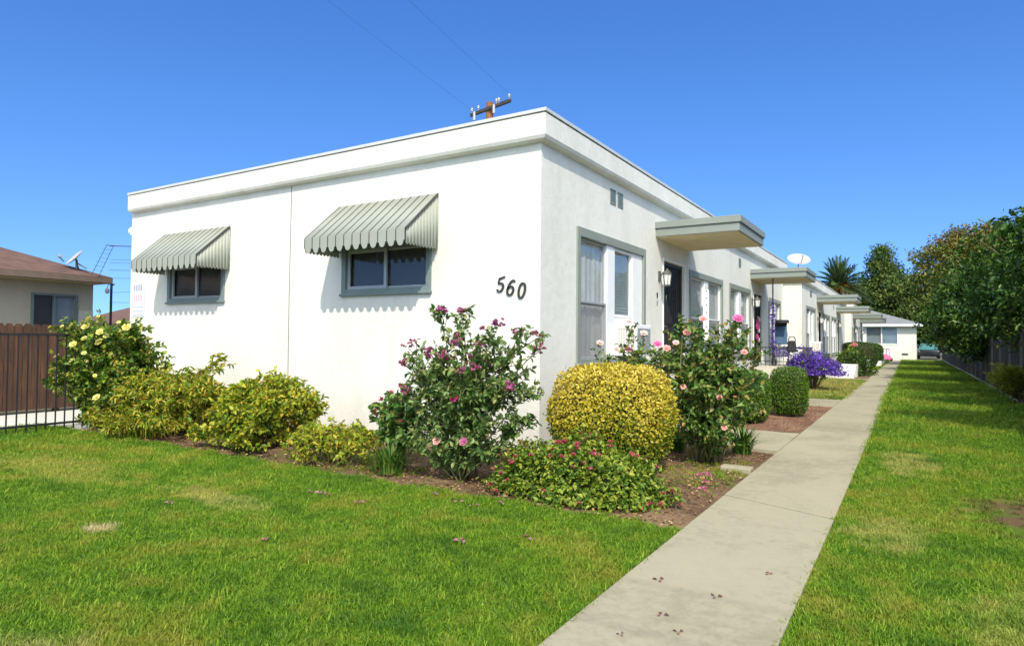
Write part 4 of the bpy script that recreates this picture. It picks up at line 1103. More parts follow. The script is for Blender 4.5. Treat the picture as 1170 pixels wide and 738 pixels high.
tree("large leafy tree with orange-tinged crown behind the dark fence", "tree", 7.4, 41, [(0, 0, 6.3, 2.9, 3.0, 2.3), (-1.6, -0.5, 5.6, 1.9, 2, 1.7), (1.0, 0.4, 7.0, 1.9, 2, 1.6), (-0.6, 0, 7.4, 1.5, 1.6, 1.0), (-0.2, -1, 3.4, 2.8, 2.6, 2.2)], 3.0, 0.22, 620, 42, 0.17, 0.10, L_T1, 0.30,
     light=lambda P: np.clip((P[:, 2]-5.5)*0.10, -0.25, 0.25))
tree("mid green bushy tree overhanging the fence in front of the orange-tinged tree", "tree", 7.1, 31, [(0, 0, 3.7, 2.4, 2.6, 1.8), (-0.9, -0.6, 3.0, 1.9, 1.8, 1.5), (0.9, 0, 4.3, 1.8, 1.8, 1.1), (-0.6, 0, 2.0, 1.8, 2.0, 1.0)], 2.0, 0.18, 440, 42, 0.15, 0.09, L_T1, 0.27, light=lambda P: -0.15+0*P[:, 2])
tree("glossy dark green citrus tree overhanging the fence at the right edge", "tree", 7.7, 13.6, [(0, 0, 3.6, 2.3, 2.6, 1.7), (-1.0, -0.4, 2.4, 1.5, 1.8, 1.2), (0.6, -0.3, 4.3, 1.8, 1.8, 1.1), (-0.6, 1.2, 3.2, 1.9, 1.6, 1.3)], 1.5, 0.14, 520, 40, 0.125, 0.07, L_T2, 0.20)
tree("second citrus tree behind the glossy dark one by the fence", "tree", 7.1, 21.5, [(0, 0, 2.9, 2.3, 2.5, 1.5), (-0.9, -0.4, 2.2, 1.7, 2.0, 1.3), (0.6, 0, 3.6, 1.6, 1.6, 0.9), (-0.5, 0, 3.3, 1.9, 1.3, 0.9)], 1.3, 0.14, 460, 40, 0.14, 0.08, L_T2, 0.22)
tree("citrus tree by the near fence seen only by its shadow on the lawn", "tree", 7.9, 4.9, [(0, 0, 2.8, 2.2, 1.3, 1.3), (-0.5, 0.1, 3.0, 1.8, 1.0, 0.9)], 1.3, 0.13, 420, 36, 0.14, 0.08, L_T2, 0.22)
tree("citrus tree at the very right edge, nearest of those overhanging the fence", "tree", 7.95, 9.0, [(0, 0, 3.0, 2.0, 1.4, 1.4), (-0.5, 0.1, 2.7, 1.6, 1.2, 1.1)], 1.3, 0.13, 380, 40, 0.125, 0.07, L_T2, 0.19)
# juniper at the fence
jn = thing("juniper_shrub", "feathery yellow-green juniper shrub against the dark fence at the right edge", "shrub", (6.12, 11.6, 0)); jn.scale = (0.72, 0.72, 0.78)
mb = MB(); Vs = []; Fs = []; Cs = []; o = 0
for k in range(260):
    a = RNG.random()*2*pi; h = 0.25+1.25*RNG.random(); b = np.array([0.0, 0.0, h*0.55])
    d = np.array([cos(a), sin(a), 0.45+0.4*RNG.random()]); L = (0.5+0.75*RNG.random())*(1.15-0.5*h/1.5)
    tp = b+d*L*0.75
    mb.tube([b, b+d*L*0.4, tp], [0.012, 0.008, 0.003], 4, cap=False)
    m = 34; s = 0.25+0.75*RNG.random(m)
    P = b+(tp-b)*s[:, None]+RNG.normal(0, 0.025, (m, 3))
    V, F, c = leaf_arrays(P, unit(np.repeat(d[None], m, 0)+randdir(m)*0.6), randdir(m), 0.11, 0.03, 0.2, 0.1, np.clip(0.5*RNG.random()+0.5*RNG.random(m), 0, 1))
    Vs.append(V); Fs.append(F+o); Cs.append(c); o += len(V)
np_mesh("foliage", np.concatenate(Vs), np.concatenate(Fs), L_CYP, jn, np.concatenate(Cs))
mb.tube([(0, 0, -0.05), (0, 0, 1.1)], [0.05, 0.02], 6); mb.build("stem", STEMB, jn)

tree("broad dark green tree with a pointed crown behind the far house", "tree", 1.2, 79, [(0, 0, 6.2, 3.6, 3.6, 3.6), (-0.3, 0, 9.6, 2.0, 2, 2.6), (2.8, 0.5, 4.6, 2.6, 2.6, 2.8), (-2.2, 0, 5.0, 2.4, 2.4, 3.0), (0, 0, 11.4, 0.9, 1, 1.3), (1.6, 0, 7.6, 2.0, 2, 1.9)], 3.0, 0.3, 800, 36, 0.30, 0.16, L_T3, 0.42)
tree("very dark tree filling the gap right of the far house roof", "tree", 6.2, 80, [(0, 0, 4.6, 3.4, 3, 3.9), (-2.5, 0, 4.2, 2.4, 2.4, 2.8), (3.5, 0, 4.6, 3, 3, 3.2)], 2.0, 0.3, 420, 34, 0.36, 0.2, L_T4, 0.5)
tree("small dark tree beyond the neighbour house roof", "tree", -44, 19.5, [(0, 0, 2.3, 1.6, 1.6, 1.7), (1.7, 0.4, 2.9, 1.8, 1.6, 1.8)], 1.2, 0.15, 200, 34, 0.20, 0.11, L_T3, 0.26)

# -- palm
pm = thing("palm_tree", "date palm with orange fruit stalks rising over the row's roof", "tree", (-1.9, 62.0, 0))
mb = MB(); mb.tube([(0, 0, -0.1), (0.05, 0, 3), (0, 0, 6.8)], [0.36, 0.32, 0.30], 12); mb.build("trunk", BARK, pm, True)
def fronds(n, lo, hi, L, mat, nm, dead=False):
    Vs = []; Fs = []; Cs = []; o = 0; mb = MB()
    for k in range(n):
        a = 2*pi*k*0.618; el = radians(lo+(hi-lo)*((k+0.5)/n)); LL = L*(0.85+0.3*RNG.random())
        d = np.array([cos(a)*cos(el), sin(a)*cos(el), sin(el)]); pts = []
        for i in range(9):
            t = i/8; pts.append(np.array([0, 0, 6.8])+d*LL*t-np.array([0, 0, 1])*LL*0.42*t*t*cos(el))
        mb.tube(pts, [0.035*(1-0.8*i/8) for i in range(9)], 4, cap=False)
        m = 64; s = 0.12+0.88*np.linspace(0, 1, m); i0 = np.minimum(7, (s*8).astype(int)); f = (s*8-i0)[:, None]
        pa = np.array(pts); q = pa[i0]*(1-f)+pa[i0+1]*f; tg = unit(pa[i0+1]-pa[i0]); sd = unit(np.cross(tg, np.array([0, 0, 1.0])))
        sg = np.where(np.arange(m) % 2 == 0, 1, -1)[:, None]
        D = unit(tg*0.8+sd*sg*0.75+np.array([0, 0, 0.25])+randdir(m)*0.12); N = unit(np.cross(D, sd*sg)+randdir(m)*0.2)
        V, F, c = leaf_arrays(q, D, N, LL*0.24*(1-0.55*np.abs(s-0.45)), 0.05, 0.15, 0.15, np.full(m, RNG.random()))
        Vs.append(V); Fs.append(F+o); Cs.append(c); o += len(V)
    c_ = np_mesh(nm, np.concatenate(Vs), np.concatenate(Fs), mat, pm, np.concatenate(Cs)); mb.build("rachis", STEMG, c_)
L_PALM = leaf_mat("palm_leaf", [(0.03, 0.07, 0.02), (0.06, 0.12, 0.03), (0.10, 0.16, 0.04)], 0.2, 0.4)
L_FRUIT = leaf_mat("palm_fruit", [(0.40, 0.15, 0.02), (0.55, 0.24, 0.03), (0.45, 0.30, 0.08)], 0.15, 0.6)
fronds(56, -12, 82, 2.75, L_PALM, "crown")
fronds(26, -30, 22, 1.35, L_FRUIT, "dry_fronds", True)

# ------------------------------------------------------------------ right fence
FW_D = simple("weathered_fence", (0.028, 0.026, 0.026), 0.9, 0.3, 5, 0, 0.4, 40); FW_L = simple("grey_fence_board", (0.11, 0.107, 0.108), 0.9, 0.2, 5, 0, 0.4, 40)
fn = thing("board_fence", "long dark weathered board fence along the right lawn", "fence", (6.25, 0, 0))
mbs = {0: MB(), 1: MB()}; mp = MB()
y = -2.0; k = 0
while y < 60:
    pal = 1 if (k % 9 in (4, 5)) else 0
    h = 1.68+RNG.normal(0, 0.015)
    q_ = MB() if pal else mbs[0]; q_.box(-0.012+RNG.normal(0, .003), 0.012, y, y+0.235, 0.03, h)
    if pal: q_.build('pale_board', FW_L, fn)['label'] = 'paler grey replacement board'
    y += 0.243; k += 1
for y in np.arange(-2, 60.1, 2.43): mp.box(0.02, 0.12, y-0.05, y+0.05, -0.1, 1.78)
mbs[0].build("fence_boards", FW_D, fn); 
mr = MB()
for z in (0.35, 1.35): mr.box(-0.035, -0.0125, -2, 60, z, z+0.09)
mr.build("rail", FW_D, fn)
for y in np.arange(-2, 60.1, 2.43):
    mp = MB(); mp.box(0.02, 0.12, y-0.05, y+0.05, -0.1, 1.78); mp.build("post", FW_D, fn)
mb = MB(); mb.box(-0.12, 0.10, -2, 60, -0.05, 0.06); mb.build("fence_kerb", CONC_W, fn)

# ------------------------------------------------------------------ far house, car, toy
fh = thing("far_house", "white house with grey hip roof closing the end of the path", "house", (0, 0, 0))
mb = MB(); wall_holes(mb, Mfront(55.6), -10, 4.35, -0.05, 2.98, [(0.72, 2.98, 1.35, 2.75)], 0.1, False)
mb.add([(4.35, 55.6, -.05), (4.35, 66, -.05), (4.35, 66, 2.98), (4.35, 55.6, 2.98)], [(0, 1, 2, 3)]); mb.build("wall", CREAM, fh)
mb = MB(); mb.add([(-10.5, 55.1, 2.98), (4.85, 55.1, 2.98), (4.85, 66.5, 2.98), (-10.5, 66.5, 2.98), (-5, 60.8, 4.95), (-0.9, 60.8, 4.95)], [(0, 1, 5, 4), (1, 2, 5), (2, 3, 4, 5), (3, 0, 4), (3, 2, 1, 0)]); rf = mb.build("roof", SHINGLE_G, fh)
mb = MB(); mb.box(-10.5, 4.87, 55.06, 55.1, 2.80, 2.99); mb.box(4.85, 4.89, 55.1, 66.5, 2.80, 2.99); mb.build("fascia", WTRIM, rf)
mb = MB(); mb.lathe([(0.08, 0), (0.08, 1.3), (0.12, 1.3), (0.12, 1.4)], 8, T=lambda x, y, z: (-2.4+x, 60.2+y, 4.4+z)); mb.build("chimney", DISHW, rf)
T = Mfront(55.6)
mb = MB(); ring(mb, T, 0.66, 3.04, 1.30, 2.80, 0.07, -0.02, 0.03); mb.box(1.80, 1.90, 1.36, 2.74, -0.06, 0.02, T=T); w = mb.build("window", WTRIM, fh)
mb = MB(); mb.add([T(.72, 1.36, -.058), T(2.98, 1.36, -.058), T(2.98, 2.74, -.058), T(.72, 2.74, -.058)], [(0, 1, 2, 3)]); mb.build("pane", GLASS, w)
curtain_mb(T, 0.72, 1.85, 1.36, 2.74, -0.095, 'curtain').build("curtain", simple("grey_curtain", (0.22, 0.25, 0.25), .9, .1), w)
curtain_mb(T, 1.85, 2.98, 1.36, 2.74, -0.095, 'blind').build("blind", simple("pale_blind", (0.40, 0.49, 0.54), .7, .05), w)
mb = MB(); ring(mb, T, 3.3, 3.75, 0.42, 0.58, 0.03, -0.02, 0.02); v_ = mb.build("vent", SAGE_DARK, fh); mb = MB(); mb.box(3.33, 3.72, .45, .55, 0.002, 0.006, T=T); mb.build("vent_screen", DARK, v_)

def car(label, x, y, rz):
    t = thing("parked_car", label, "car", (x, y, 0), rz)
    BODY = simple("dark_car_paint", (0.015, 0.018, 0.022), 0.25, 0.1, 3); 
    prof = [(-0.86, 0.28), (-0.88, 0.55), (-0.84, 0.82), (0.84, 0.82), (0.88, 0.55), (0.86, 0.28)]
    mb = MB(); ys = [(-2.2, 0.86, 0.9), (-2.05, 0.96, 1.0), (1.9, 0.98, 1.05), (2.2, 0.9, 0.98)]
    vs_ = []
    for (yy, sx, sz) in ys: vs_ += [(px*sx, yy, 0.28+(pz-0.28)*sz) for px, pz in prof]
    fs = [(i*6+k, i*6+(k+1) % 6, (i+1)*6+(k+1) % 6, (i+1)*6+k) for i in range(3) for k in range(6)]+[tuple(range(6))[::-1], tuple(18+k for k in range(6))]
    mb.add(vs_, fs); mb.build("body", BODY, t, True, 0.05)
    mb = MB(); mb.add([(-.78, -1.2, .83), (.78, -1.2, .83), (.78, 1.9, .85), (-.78, 1.9, .85), (-.62, -.5, 1.42), (.62, -.5, 1.42), (.62, 1.3, 1.42), (-.62, 1.3, 1.42)], [(4, 5, 6, 7), (1, 2, 6, 5), (2, 3, 7, 6), (3, 0, 4, 7)]); mb.build("cabin", BODY, t)
    mb = MB(); mb.add([(-.78, -1.2, .83), (.78, -1.2, .83), (.62, -.5, 1.42), (-.62, -.5, 1.42)], [(0, 1, 2, 3)]); mb.build("windscreen", simple("windscreen_glass", (0.05, 0.17, 0.17), 0.1, 0.05), t)
    for sx in (-1, 1):
        mb = MB(); mb.box(sx*0.62-0.14, sx*0.62+0.14, -2.19, -2.12, 0.6, 0.74); mb.build("headlight", DISHW, t, False, 0.02)
        for yy in (-1.4, 1.4):
            mb = MB(); mb.lathe([(0.2, -0.1), (0.31, -0.1), (0.33, 0), (0.31, 0.1), (0.2, 0.1)], 16, T=lambda a, b, c: (sx*0.78+c, yy+a, 0.33+b)); mb.build("wheel", DARK, t)
car("dark parked car in the shade between the far house and the fence", 5.35, 66, 0.0)

toy = thing("ride_on_toy_car", "small pink and lilac ride-on toy car at the end of the path", "toy", (2.25, 50.5, 0), 0.4)
mb = MB(); mb.add([(-.28, -.55, .14), (.28, -.55, .14), (.30, .5, .14), (-.30, .5, .14), (-.24, -.5, .42), (.24, -.5, .42), (.30, .45, .55), (-.30, .45, .55)], [(3, 2, 1, 0), (4, 5, 6, 7), (0, 1, 5, 4), (1, 2, 6, 5), (2, 3, 7, 6), (3, 0, 4, 7)]); mb.build("body", PINKP, toy, False, 0.06)
mb = MB()
for sx in (-.24, .24):
    mb.tube([(sx, -.25, .4), (sx, -.12, .95), (sx, .35, .95), (sx, .42, .5)], 0.03, 6)
mb.box(-.26, .26, -.14, .37, .95, 1.0); mb.build("roof", PURPLEP, toy, False, 0.01)
for sx in (-.31, .31):
    for yy in (-.36, .34):
        mb = MB(); mb.lathe([(0.05, -.05), (.13, -.05), (.14, 0), (.13, .05), (.05, .05)], 14, T=lambda a, b, c: (sx+c, yy+a, .14+b)); mb.build("wheel", DARK, toy)

# ------------------------------------------------------------------ second porch: railing, pushchair, bag, door wreath
rl = thing("porch_railing", "thin black iron railing round the second porch", "railing", (0, 0, 0))
mb = MB(); mb.tube([(0.05, 12.70, 1.25), (1.40, 12.70, 1.25)], 0.014, 6); mb.tube([(0.05, 12.70, 0.85), (1.40, 12.70, 0.85)], 0.010, 6); 
mb.tube([(1.40, 12.70, 1.25), (1.40, 14.8, 1.25)], 0.014, 6); mb.tube([(1.40, 12.70, 0.85), (1.40, 14.8, 0.85)], 0.010, 6); mb.build("rail", IRON, rl)
mb = MB()
for x in np.arange(0.15, 1.42, 0.125): mb.tube([(x, 12.70, 0.72), (x, 12.70, 1.25)], 0.007, 5)
for y in np.arange(12.85, 14.8, 0.125): mb.tube([(1.40, y, 0.72), (1.40, y, 1.25)], 0.007, 5)
mb.build("balusters", IRON, rl)
mb = MB(); mb.tube([(0.60, 12.74, 0.72), (0.60, 12.74, 3.25)], 0.02, 8); mb.build("post", IRON, rl)
NAVY = simple("navy_fabric", (0.05, 0.10, 0.18), 0.8, 0.15, 10); GREYF = simple("grey_fabric", (0.16, 0.18, 0.20), 0.8, 0.15, 10); BLKF = simple("black_fabric", (0.015, 0.015, 0.017), 0.7, 0.2, 10)
ps = thing("pushchair", "blue and grey pushchair with black hood on the second porch", "pushchair", (0.78, 13.15, 0.72), 0.3)
mb = MB(); vs_ = []
for i in range(9):
    t = pi*(0.05+0.75*i/8)
    for x in (-0.17, 0.17): vs_.append((x, 0.24*cos(t), 1.12+0.20*sin(t)))
mb.add(vs_, [(2*i, 2*i+1, 2*i+3, 2*i+2) for i in range(8)]); mb.build("hood", BLKF, ps, True, 0, 0.02)
mb = MB(); mb.box(-0.17, 0.17, -0.05, 0.22, 0.62, 0.70); mb.add([(-.17, .2, .66), (.17, .2, .66), (.17, .28, 1.16), (-.17, .28, 1.16), (-.17, .16, .66), (.17, .16, .66), (.17, .23, 1.16), (-.17, .23, 1.16)], [(0, 1, 2, 3), (7, 6, 5, 4), (0, 3, 7, 4), (1, 5, 6, 2), (3, 2, 6, 7)]); mb.build("seat", NAVY, ps, False, 0.03)
mb = MB(); mb.box(-0.19, 0.19, -0.12, 0.24, 0.26, 0.55); mb.build("basket", GREYF, ps, False, 0.04)
mb = MB()
for x in (-.2, .2): mb.tube([(x, -.3, .1), (x, .1, .6), (x, .38, 1.0)], 0.013, 6); mb.tube([(x, .32, .1), (x, .0, .62)], 0.013, 6)
mb.tube([(-.2, .38, 1.0), (.2, .38, 1.0)], 0.015, 6); mb.build("frame", GREYTRIM, ps)
for x in (-.22, .22):
    for y in (-.3, .32):
        mb = MB(); mb.lathe([(.03, -.02), (.095, -.02), (.1, 0), (.095, .02), (.03, .02)], 14, T=lambda a, b, c: (x+c, y+a, .10+b)); mb.build("wheel", DARK, ps)
bg_ = thing("hanging_bag", "black shoulder bag hung over the railing beside the pushchair", "bag", (1.12, 12.66, 0.0))
mb = MB(); mb.add([(-.12, -.04, 1.12), (.12, -.04, 1.12), (.14, .04, 1.12), (-.14, .04, 1.12), (-.10, -.03, 1.45), (.10, -.03, 1.45), (.10, .03, 1.45), (-.10, .03, 1.45)], [(3, 2, 1, 0), (4, 5, 6, 7), (0, 1, 5, 4), (1, 2, 6, 5), (2, 3, 7, 6), (3, 0, 4, 7)]); mb.build("pouch", BLKF, bg_, False, 0.04)
mb = MB(); mb.tube([(-.1, 0, 1.45), (-.06, 0, 1.56), (.06, 0, 1.56), (.1, 0, 1.45)], 0.014, 6); mb.build("strap", BLKF, bg_)
wr = thing("door_wreath", "pink and white flower garland hanging on the second unit's dark door", "wreath", (-0.03, 13.72, 0))
for k, (u, v, mt) in enumerate(((0, 2.02, F_PINK), (0.08, 1.92, F_PINK), (-0.05, 1.86, F_PINK), (0.1, 2.1, F_BLUSH), (0.05, 1.78, F_BLUSH), (-0.08, 1.55, F_PINK), (0.05, 1.48, F_BLUSH), (-0.02, 1.2, F_BLUSH), (0.03, 1.08, F_BLUSH))):
    rose_flower(wr, (0.0, u, v), 0.10, mt, (1, -0.3, 0.2))
mb = MB(); mb.tube([(0, 0, 2.2), (0, 0.03, 1.7), (0, -0.02, 1.05)], 0.012, 5); mb.build("cord", STEMG, wr)

# ------------------------------------------------------------------ satellite dishes
def dish(label, loc, r, az, el, hmast, mat=DISHW, sq=0.85):
    t = thing("satellite_dish", label, "satellite dish", loc, az)
    def T(x, y, z):  # dish axis initially +z -> tilt towards -y
        c, s = cos(el), sin(el); return (x, -(z*c)+y*s, hmast+z*s+y*c)
    prof = [(0.001, 0.0), (r*0.3, r*.012), (r*0.6, r*.055), (r*0.85, r*.11), (r, r*.155), (r+0.008, r*.155), (r+0.006, r*.155-.01), (r*0.6, r*.055-.012), (0.001, -0.012)]
    mb = MB(); mb.lathe(prof, 28, T=lambda x, y, z: T(x, y*sq, z)); mb.build("reflector", mat, t, True)
    mb = MB(); mb.tube([(0, 0.03, 0), (0, 0.03, hmast-0.05), (0, 0.0, hmast)], 0.025, 8); mb.tube([(-0.3, 0.15, 0.01), (0, 0.03, hmast*0.6)], 0.014, 6); mb.tube([(0.3, 0.15, 0.01), (0, 0.03, hmast*0.6)], 0.014, 6); mb.build("mast", BRONZE, t)
    mb = MB(); a = T(0, -r*sq*0.95, 0.10); b = T(0, -r*0.75, r*1.0); mb.tube([a, b], 0.014, 6); mb.build("feed_arm", BRONZE, t)
    mb = MB(); mb.tube([b, T(0, -r*0.60, r*0.93)], 0.035, 8); mb.tube([T(-.07, -r*0.7, r*0.98), T(.07, -r*0.7, r*0.98)], 0.025, 8); mb.build("receiver", GREYTRIM, t)
    return t
dish("pale round satellite dish on the white flat roof above the second canopy", (-0.42, 25.2, 3.84), 0.50, radians(25), radians(48), 1.36)
dish("pale oval satellite dish on the brown roof of the neighbour house", (-11.95, -0.02, 2.90), 0.25, radians(-12), radians(40), 0.24)

# ------------------------------------------------------------------ left: fences, neighbour house, poles, wires
pf = thing("plank_fence", "dark brown dog-eared plank fence at the left edge", "fence", (-9.72, 0, 0))
def plank_mat():
    m, nt, b = newmat("brown_planks"); p = geo_pos(nt)
    n1 = noise(nt, p, 1.0, 5, 0.6, 0.4, (1, 6, 0.8)); n2 = noise(nt, p, 3.0, 6, 0.7, 0.3, (2, 12, 1))
    r = ramp(nt, [(0.3, (0.014, 0.008, 0.006)), (0.5, (0.055, 0.022, 0.010)), (0.72, (0.15, 0.06, 0.025))])
    nt.links.new(mmath(nt, 'ADD', mmath(nt, 'MULTIPLY', n1, 0.6), mmath(nt, 'MULTIPLY', n2, 0.4)), r.inputs[0])
    nt.links.new(r.outputs[0], b.inputs['Base Color']); b.inputs['Roughness'].default_value = 0.75
    bump(nt, b, n2, 0.4, 0.01); return m
PLK = plank_mat()
mb = MB(); y = -9.0; i = 0
while y < 14:
    h = 1.62+RNG.normal(0, 0.012); x = RNG.normal(0, 0.004); w = 0.138
    vs_ = [(x, y, 0.05), (x, y+w, 0.05), (x, y+w, h-0.05), (x, y+w-0.035, h), (x, y+0.035, h), (x, y, h-0.05)]
    mb.add(vs_+[(a+0.018, b, c) for a, b, c in vs_], [(0, 1, 2, 3, 4, 5)[::-1], (6, 7, 8, 9, 10, 11)]+[(k, (k+1) % 6, 6+(k+1) % 6, 6+k) for k in range(6)]); y += 0.143
mb.build("planks", PLK, pf)
mb = MB(); 
for z in (0.3, 1.3): mb.box(-0.05, -0.008, -9, 14, z, z+0.09)
mb.build("rail", PLK, pf)
for y in np.arange(-8.5, 14, 2.4):
    mb = MB(); mb.box(-0.14, -0.05, y, y+0.09, -0.1, 1.55); mb.build("post", PLK, pf)

wf = thing("iron_fence", "black wrought-iron picket fence in front of the plank fence", "fence", (-6.72, 0, 0))
mb = MB(); mb.box(-0.016, 0.016, -8, -1.72, 1.40, 1.435); mb.box(-0.016, 0.016, -8, -1.72, 0.10, 0.13); mb.build("rail", IRON, wf)
mb = MB()
for y in np.arange(-7.95, -1.75, 0.122): mb.box(-0.008, 0.008, y-0.008, y+0.008, 0.02, 1.40)
mb.build("pickets", IRON, wf)
for y in (-7.9, -5.5, -3.32, -1.70): 
    mb = MB(); mb.box(-0.025, 0.025, y-0.025, y+0.025, -0.1, 1.48); mb.build("post", IRON, wf)

nh = thing("neighbour_house", "tan stucco neighbour house with brown hip roof and wide eaves", "house", (0, 0, 0))
TN = Mside(-12.2)
mb = MB(); wall_holes(mb, TN, -9, 0.49, -0.05, 2.6, [(-0.72, 0.12, 1.15, 2.30)], 0.1, False)
mb.add([(-12.2, .49, -.05), (-20, .49, -.05), (-20, .49, 2.6), (-12.2, .49, 2.6)], [(0, 1, 2, 3)]); mb.add([(-12.2, -9, -.05), (-20, -9, -.05), (-20, -9, 2.6), (-12.2, -9, 2.6)], [(0, 1, 2, 3)]); mb.build("wall", TAN, nh)
mb = MB(); mb.add([(-11.5, 0.56, 2.74), (-11.5, -9.6, 2.74), (-20.7, -9.6, 2.74), (-20.7, 0.56, 2.74), (-16.1, -3.2, 4.35), (-16.1, -5.8, 4.35)], [(1, 0, 4, 5), (0, 3, 4), (3, 2, 5, 4), (2, 1, 5)])
rf = mb.build("roof", SHINGLE_B, nh)
mb = MB(); mb.add([(-11.5, 0.56, 2.60), (-11.5, -9.6, 2.60), (-20.7, -9.6, 2.60), (-20.7, 0.56, 2.60)], [(0, 1, 2, 3)]); mb.build("soffit", SOFFIT, rf)
mb = MB(); mb.box(-11.52, -11.48, -9.6, 0.56, 2.61, 2.735); mb.box(-20.7, -11.52, 0.54, 0.58, 2.61, 2.735); mb.build("fascia", simple("brown_fascia", (0.16, 0.11, 0.08), .6, .1), rf)
mb = MB(); ring(mb, TN, -0.76, 0.16, 1.1, 2.34, 0.05, -0.03, 0.03); mb.box(-0.33, -0.28, 1.15, 2.30, -0.05, 0.01, T=TN); w = mb.build("window", SAGE_DARK, nh)
mb = MB(); mb.add([TN(-.72, 1.15, -.058), TN(.12, 1.15, -.058), TN(.12, 2.3, -.058), TN(-.72, 2.3, -.058)], [(0, 1, 2, 3)]); mb.build("pane", GLASS, w)
curtain_mb(TN, -0.72, -0.3, 1.15, 2.30, -0.095, 'flat').build("screen", DARKSCREEN, w); curtain_mb(TN, -0.3, 0.12, 1.15, 2.30, -0.095, 'curtain').build("curtain", simple("blue_grey_curtain", (0.30, 0.34, 0.40), .9, .1), w)
mb = MB(); mb.box(-12.20, -12.18, 0.18, 0.489, 1.62, 2.0); mb.build("pale_band", simple("pale_band", (0.58, 0.53, 0.44), .9, .08), nh)

an = thing("roof_antenna", "slanted double-boom aerial rising from the neighbour house eave", "antenna", (0, 0, 0))
a0, a1 = Vector((-11.62, 0.14, 2.70)), Vector((-11.30, 0.32, 3.44)); b0, b1 = Vector((-11.50, 0.24, 2.68)), Vector((-11.18, 0.40, 3.42))
mb = MB(); mb.tube([a0, a1], 0.0055, 5); mb.tube([b0, b1], 0.0055, 5); mb.build("boom", CABLE, an)
mb = MB()
for k in range(1, 8):
    t = k/8; p = a0.lerp(a1, t); q = b0.lerp(b1, t); mb.tube([p-(q-p)*0.35, q+(q-p)*0.2], 0.0035, 4)
mb.tube([a1, b1+Vector((0.1, 0.05, 0.0))], 0.008, 5); mb.build("element", CABLE, an)

lp = thing("lamp_pole", "thin dark pole with a small white bulb behind the neighbour house corner", "pole", (-11.98, 0.78, 0))
mb = MB(); mb.tube([(0, 0, -0.1), (0, 0, 2.64)], 0.028, 8); mb.tube([(0, 0, 2.60), (0.06, 0.03, 2.62)], 0.02, 6); mb.build("post", IRON, lp)
mb = MB(); mb.lathe([(0.015, 0), (0.045, 0.04), (0.05, 0.09), (0.02, 0.15)], 10, T=lambda x, y, z: (x-0.10, y-0.04, z+2.40)); mb.build("bulb", FROST, lp)
mb = MB(); mb.tube([(-0.10, -0.04, 2.55), (-0.08, -0.03, 2.62), (0, 0, 2.62)], 0.008, 5); mb.build("arm", IRON, lp)

sh = thing("far_roofed_house", "small brown-roofed house glimpsed between the neighbour wall and the white building", "house", (-40.5, 14.6, 0))
mb = MB(); mb.box(-4, 4.6, 0, 6, -0.1, 2.2); mb.build("wall", TAN, sh); mb = MB(); mb.add([(-4.5, -.5, 2.2), (5.0, -.5, 2.2), (5.0, 6.5, 2.2), (-4.5, 6.5, 2.2), (-1.5, 3, 3.6), (1.6, 3, 3.6)], [(0, 1, 5, 4), (1, 2, 5), (2, 3, 4, 5), (3, 0, 4)]); mb.build("roof", SHINGLE_B, sh)
mb = MB(); mb.box(1.5, 2.7, -0.03, 0.0, 0.9, 1.9); mb.build("window", DARK, sh)

up = thing("utility_pole", "brown wooden utility pole with crossarm and insulators behind the building", "pole", (-10.42, 14.33, 0))
mb = MB(); mb.tube([(0, 0, -0.2), (0, 0, 10.95)], [0.18, 0.15], 12); mb.build("post", WOODPOLE, up)
mb = MB(); A = Vector((-0.95, 0.20, 10.62)); Bq = Vector((1.22, -0.20, 10.70)); dd = (Bq-A).normalized(); pp = Vector((-dd.y, dd.x, 0))
vs_ = []
for P_ in (A, Bq):
    for s, z in ((-1, -.06), (1, -.06), (1, .06), (-1, .06)): vs_.append(P_+pp*s*0.05+Vector((0, -0.17, z)))
mb.add(vs_, [(0, 1, 2, 3), (7, 6, 5, 4), (0, 4, 5, 1), (1, 5, 6, 2), (2, 6, 7, 3), (3, 7, 4, 0)]); mb.build("crossarm", DARKWOOD, up)
for f in (0.03, 0.2, 0.66, 0.72, 0.97):
    q = A.lerp(Bq, f)+Vector((0, -0.17, 0.06)); mb = MB(); mb.lathe([(0.02, 0), (0.02, 0.08), (0.055, 0.09), (0.04, 0.14), (0.06, 0.15), (0.03, 0.22)], 10, T=lambda x, y, z: (q.x+x, q.y+y, q.z+z)); mb.build("insulator", DISHW, up)
for f in (0.12, 0.62):
    q = A.lerp(Bq, f)+Vector((0, -0.24, -0.30)); mb = MB(); mb.lathe([(0.06, 0), (0.06, 0.32), (0.03, 0.36)], 10, T=lambda x, y, z: (q.x+x, q.y+y, q.z+z)); mb.build("fuse_holder", GREYTRIM, up)

def wire(label, a, b, sag, r, group, n=24):
    a, b = Vector(a), Vector(b); mb = MB()
    mb.tube([a.lerp(b, i/n)-Vector((0, 0, sag*4*(i/n)*(1-i/n))) for i in range(n+1)], r, 5)
    o = mb.build("utility_wire", CABLE); tag(o, label, "wire", group); return o
wire("thin overhead wire from the right end of the pole's crossarm", (-9.22, 14.0, 10.92), (-1.0, -26.0, 10.6), 0.35, 0.003, "overhead wires from the roof-top pole")
wire("thin overhead wire from the left end of the pole's crossarm", (-11.35, 14.4, 10.85), (-3.0, -26.0, 10.6), 0.35, 0.0025, "overhead wires from the roof-top pole")
for k, (z, z2, r) in enumerate(((7.0, 6.75, 0.026), (6.15, 6.05, 0.010), (5.95, 5.75, 0.010), (5.5, 5.4, 0.013), (5.0, 4.9, 0.010), (4.1, 5.0, 0.010), (3.5, 3.55, 0.010))):
    wire("thin horizontal utility wire between the neighbour roof and the white building", (-38.2, 13.7, z), (-22, 22.5, z2), 0.05, r, "utility wires left of the building")
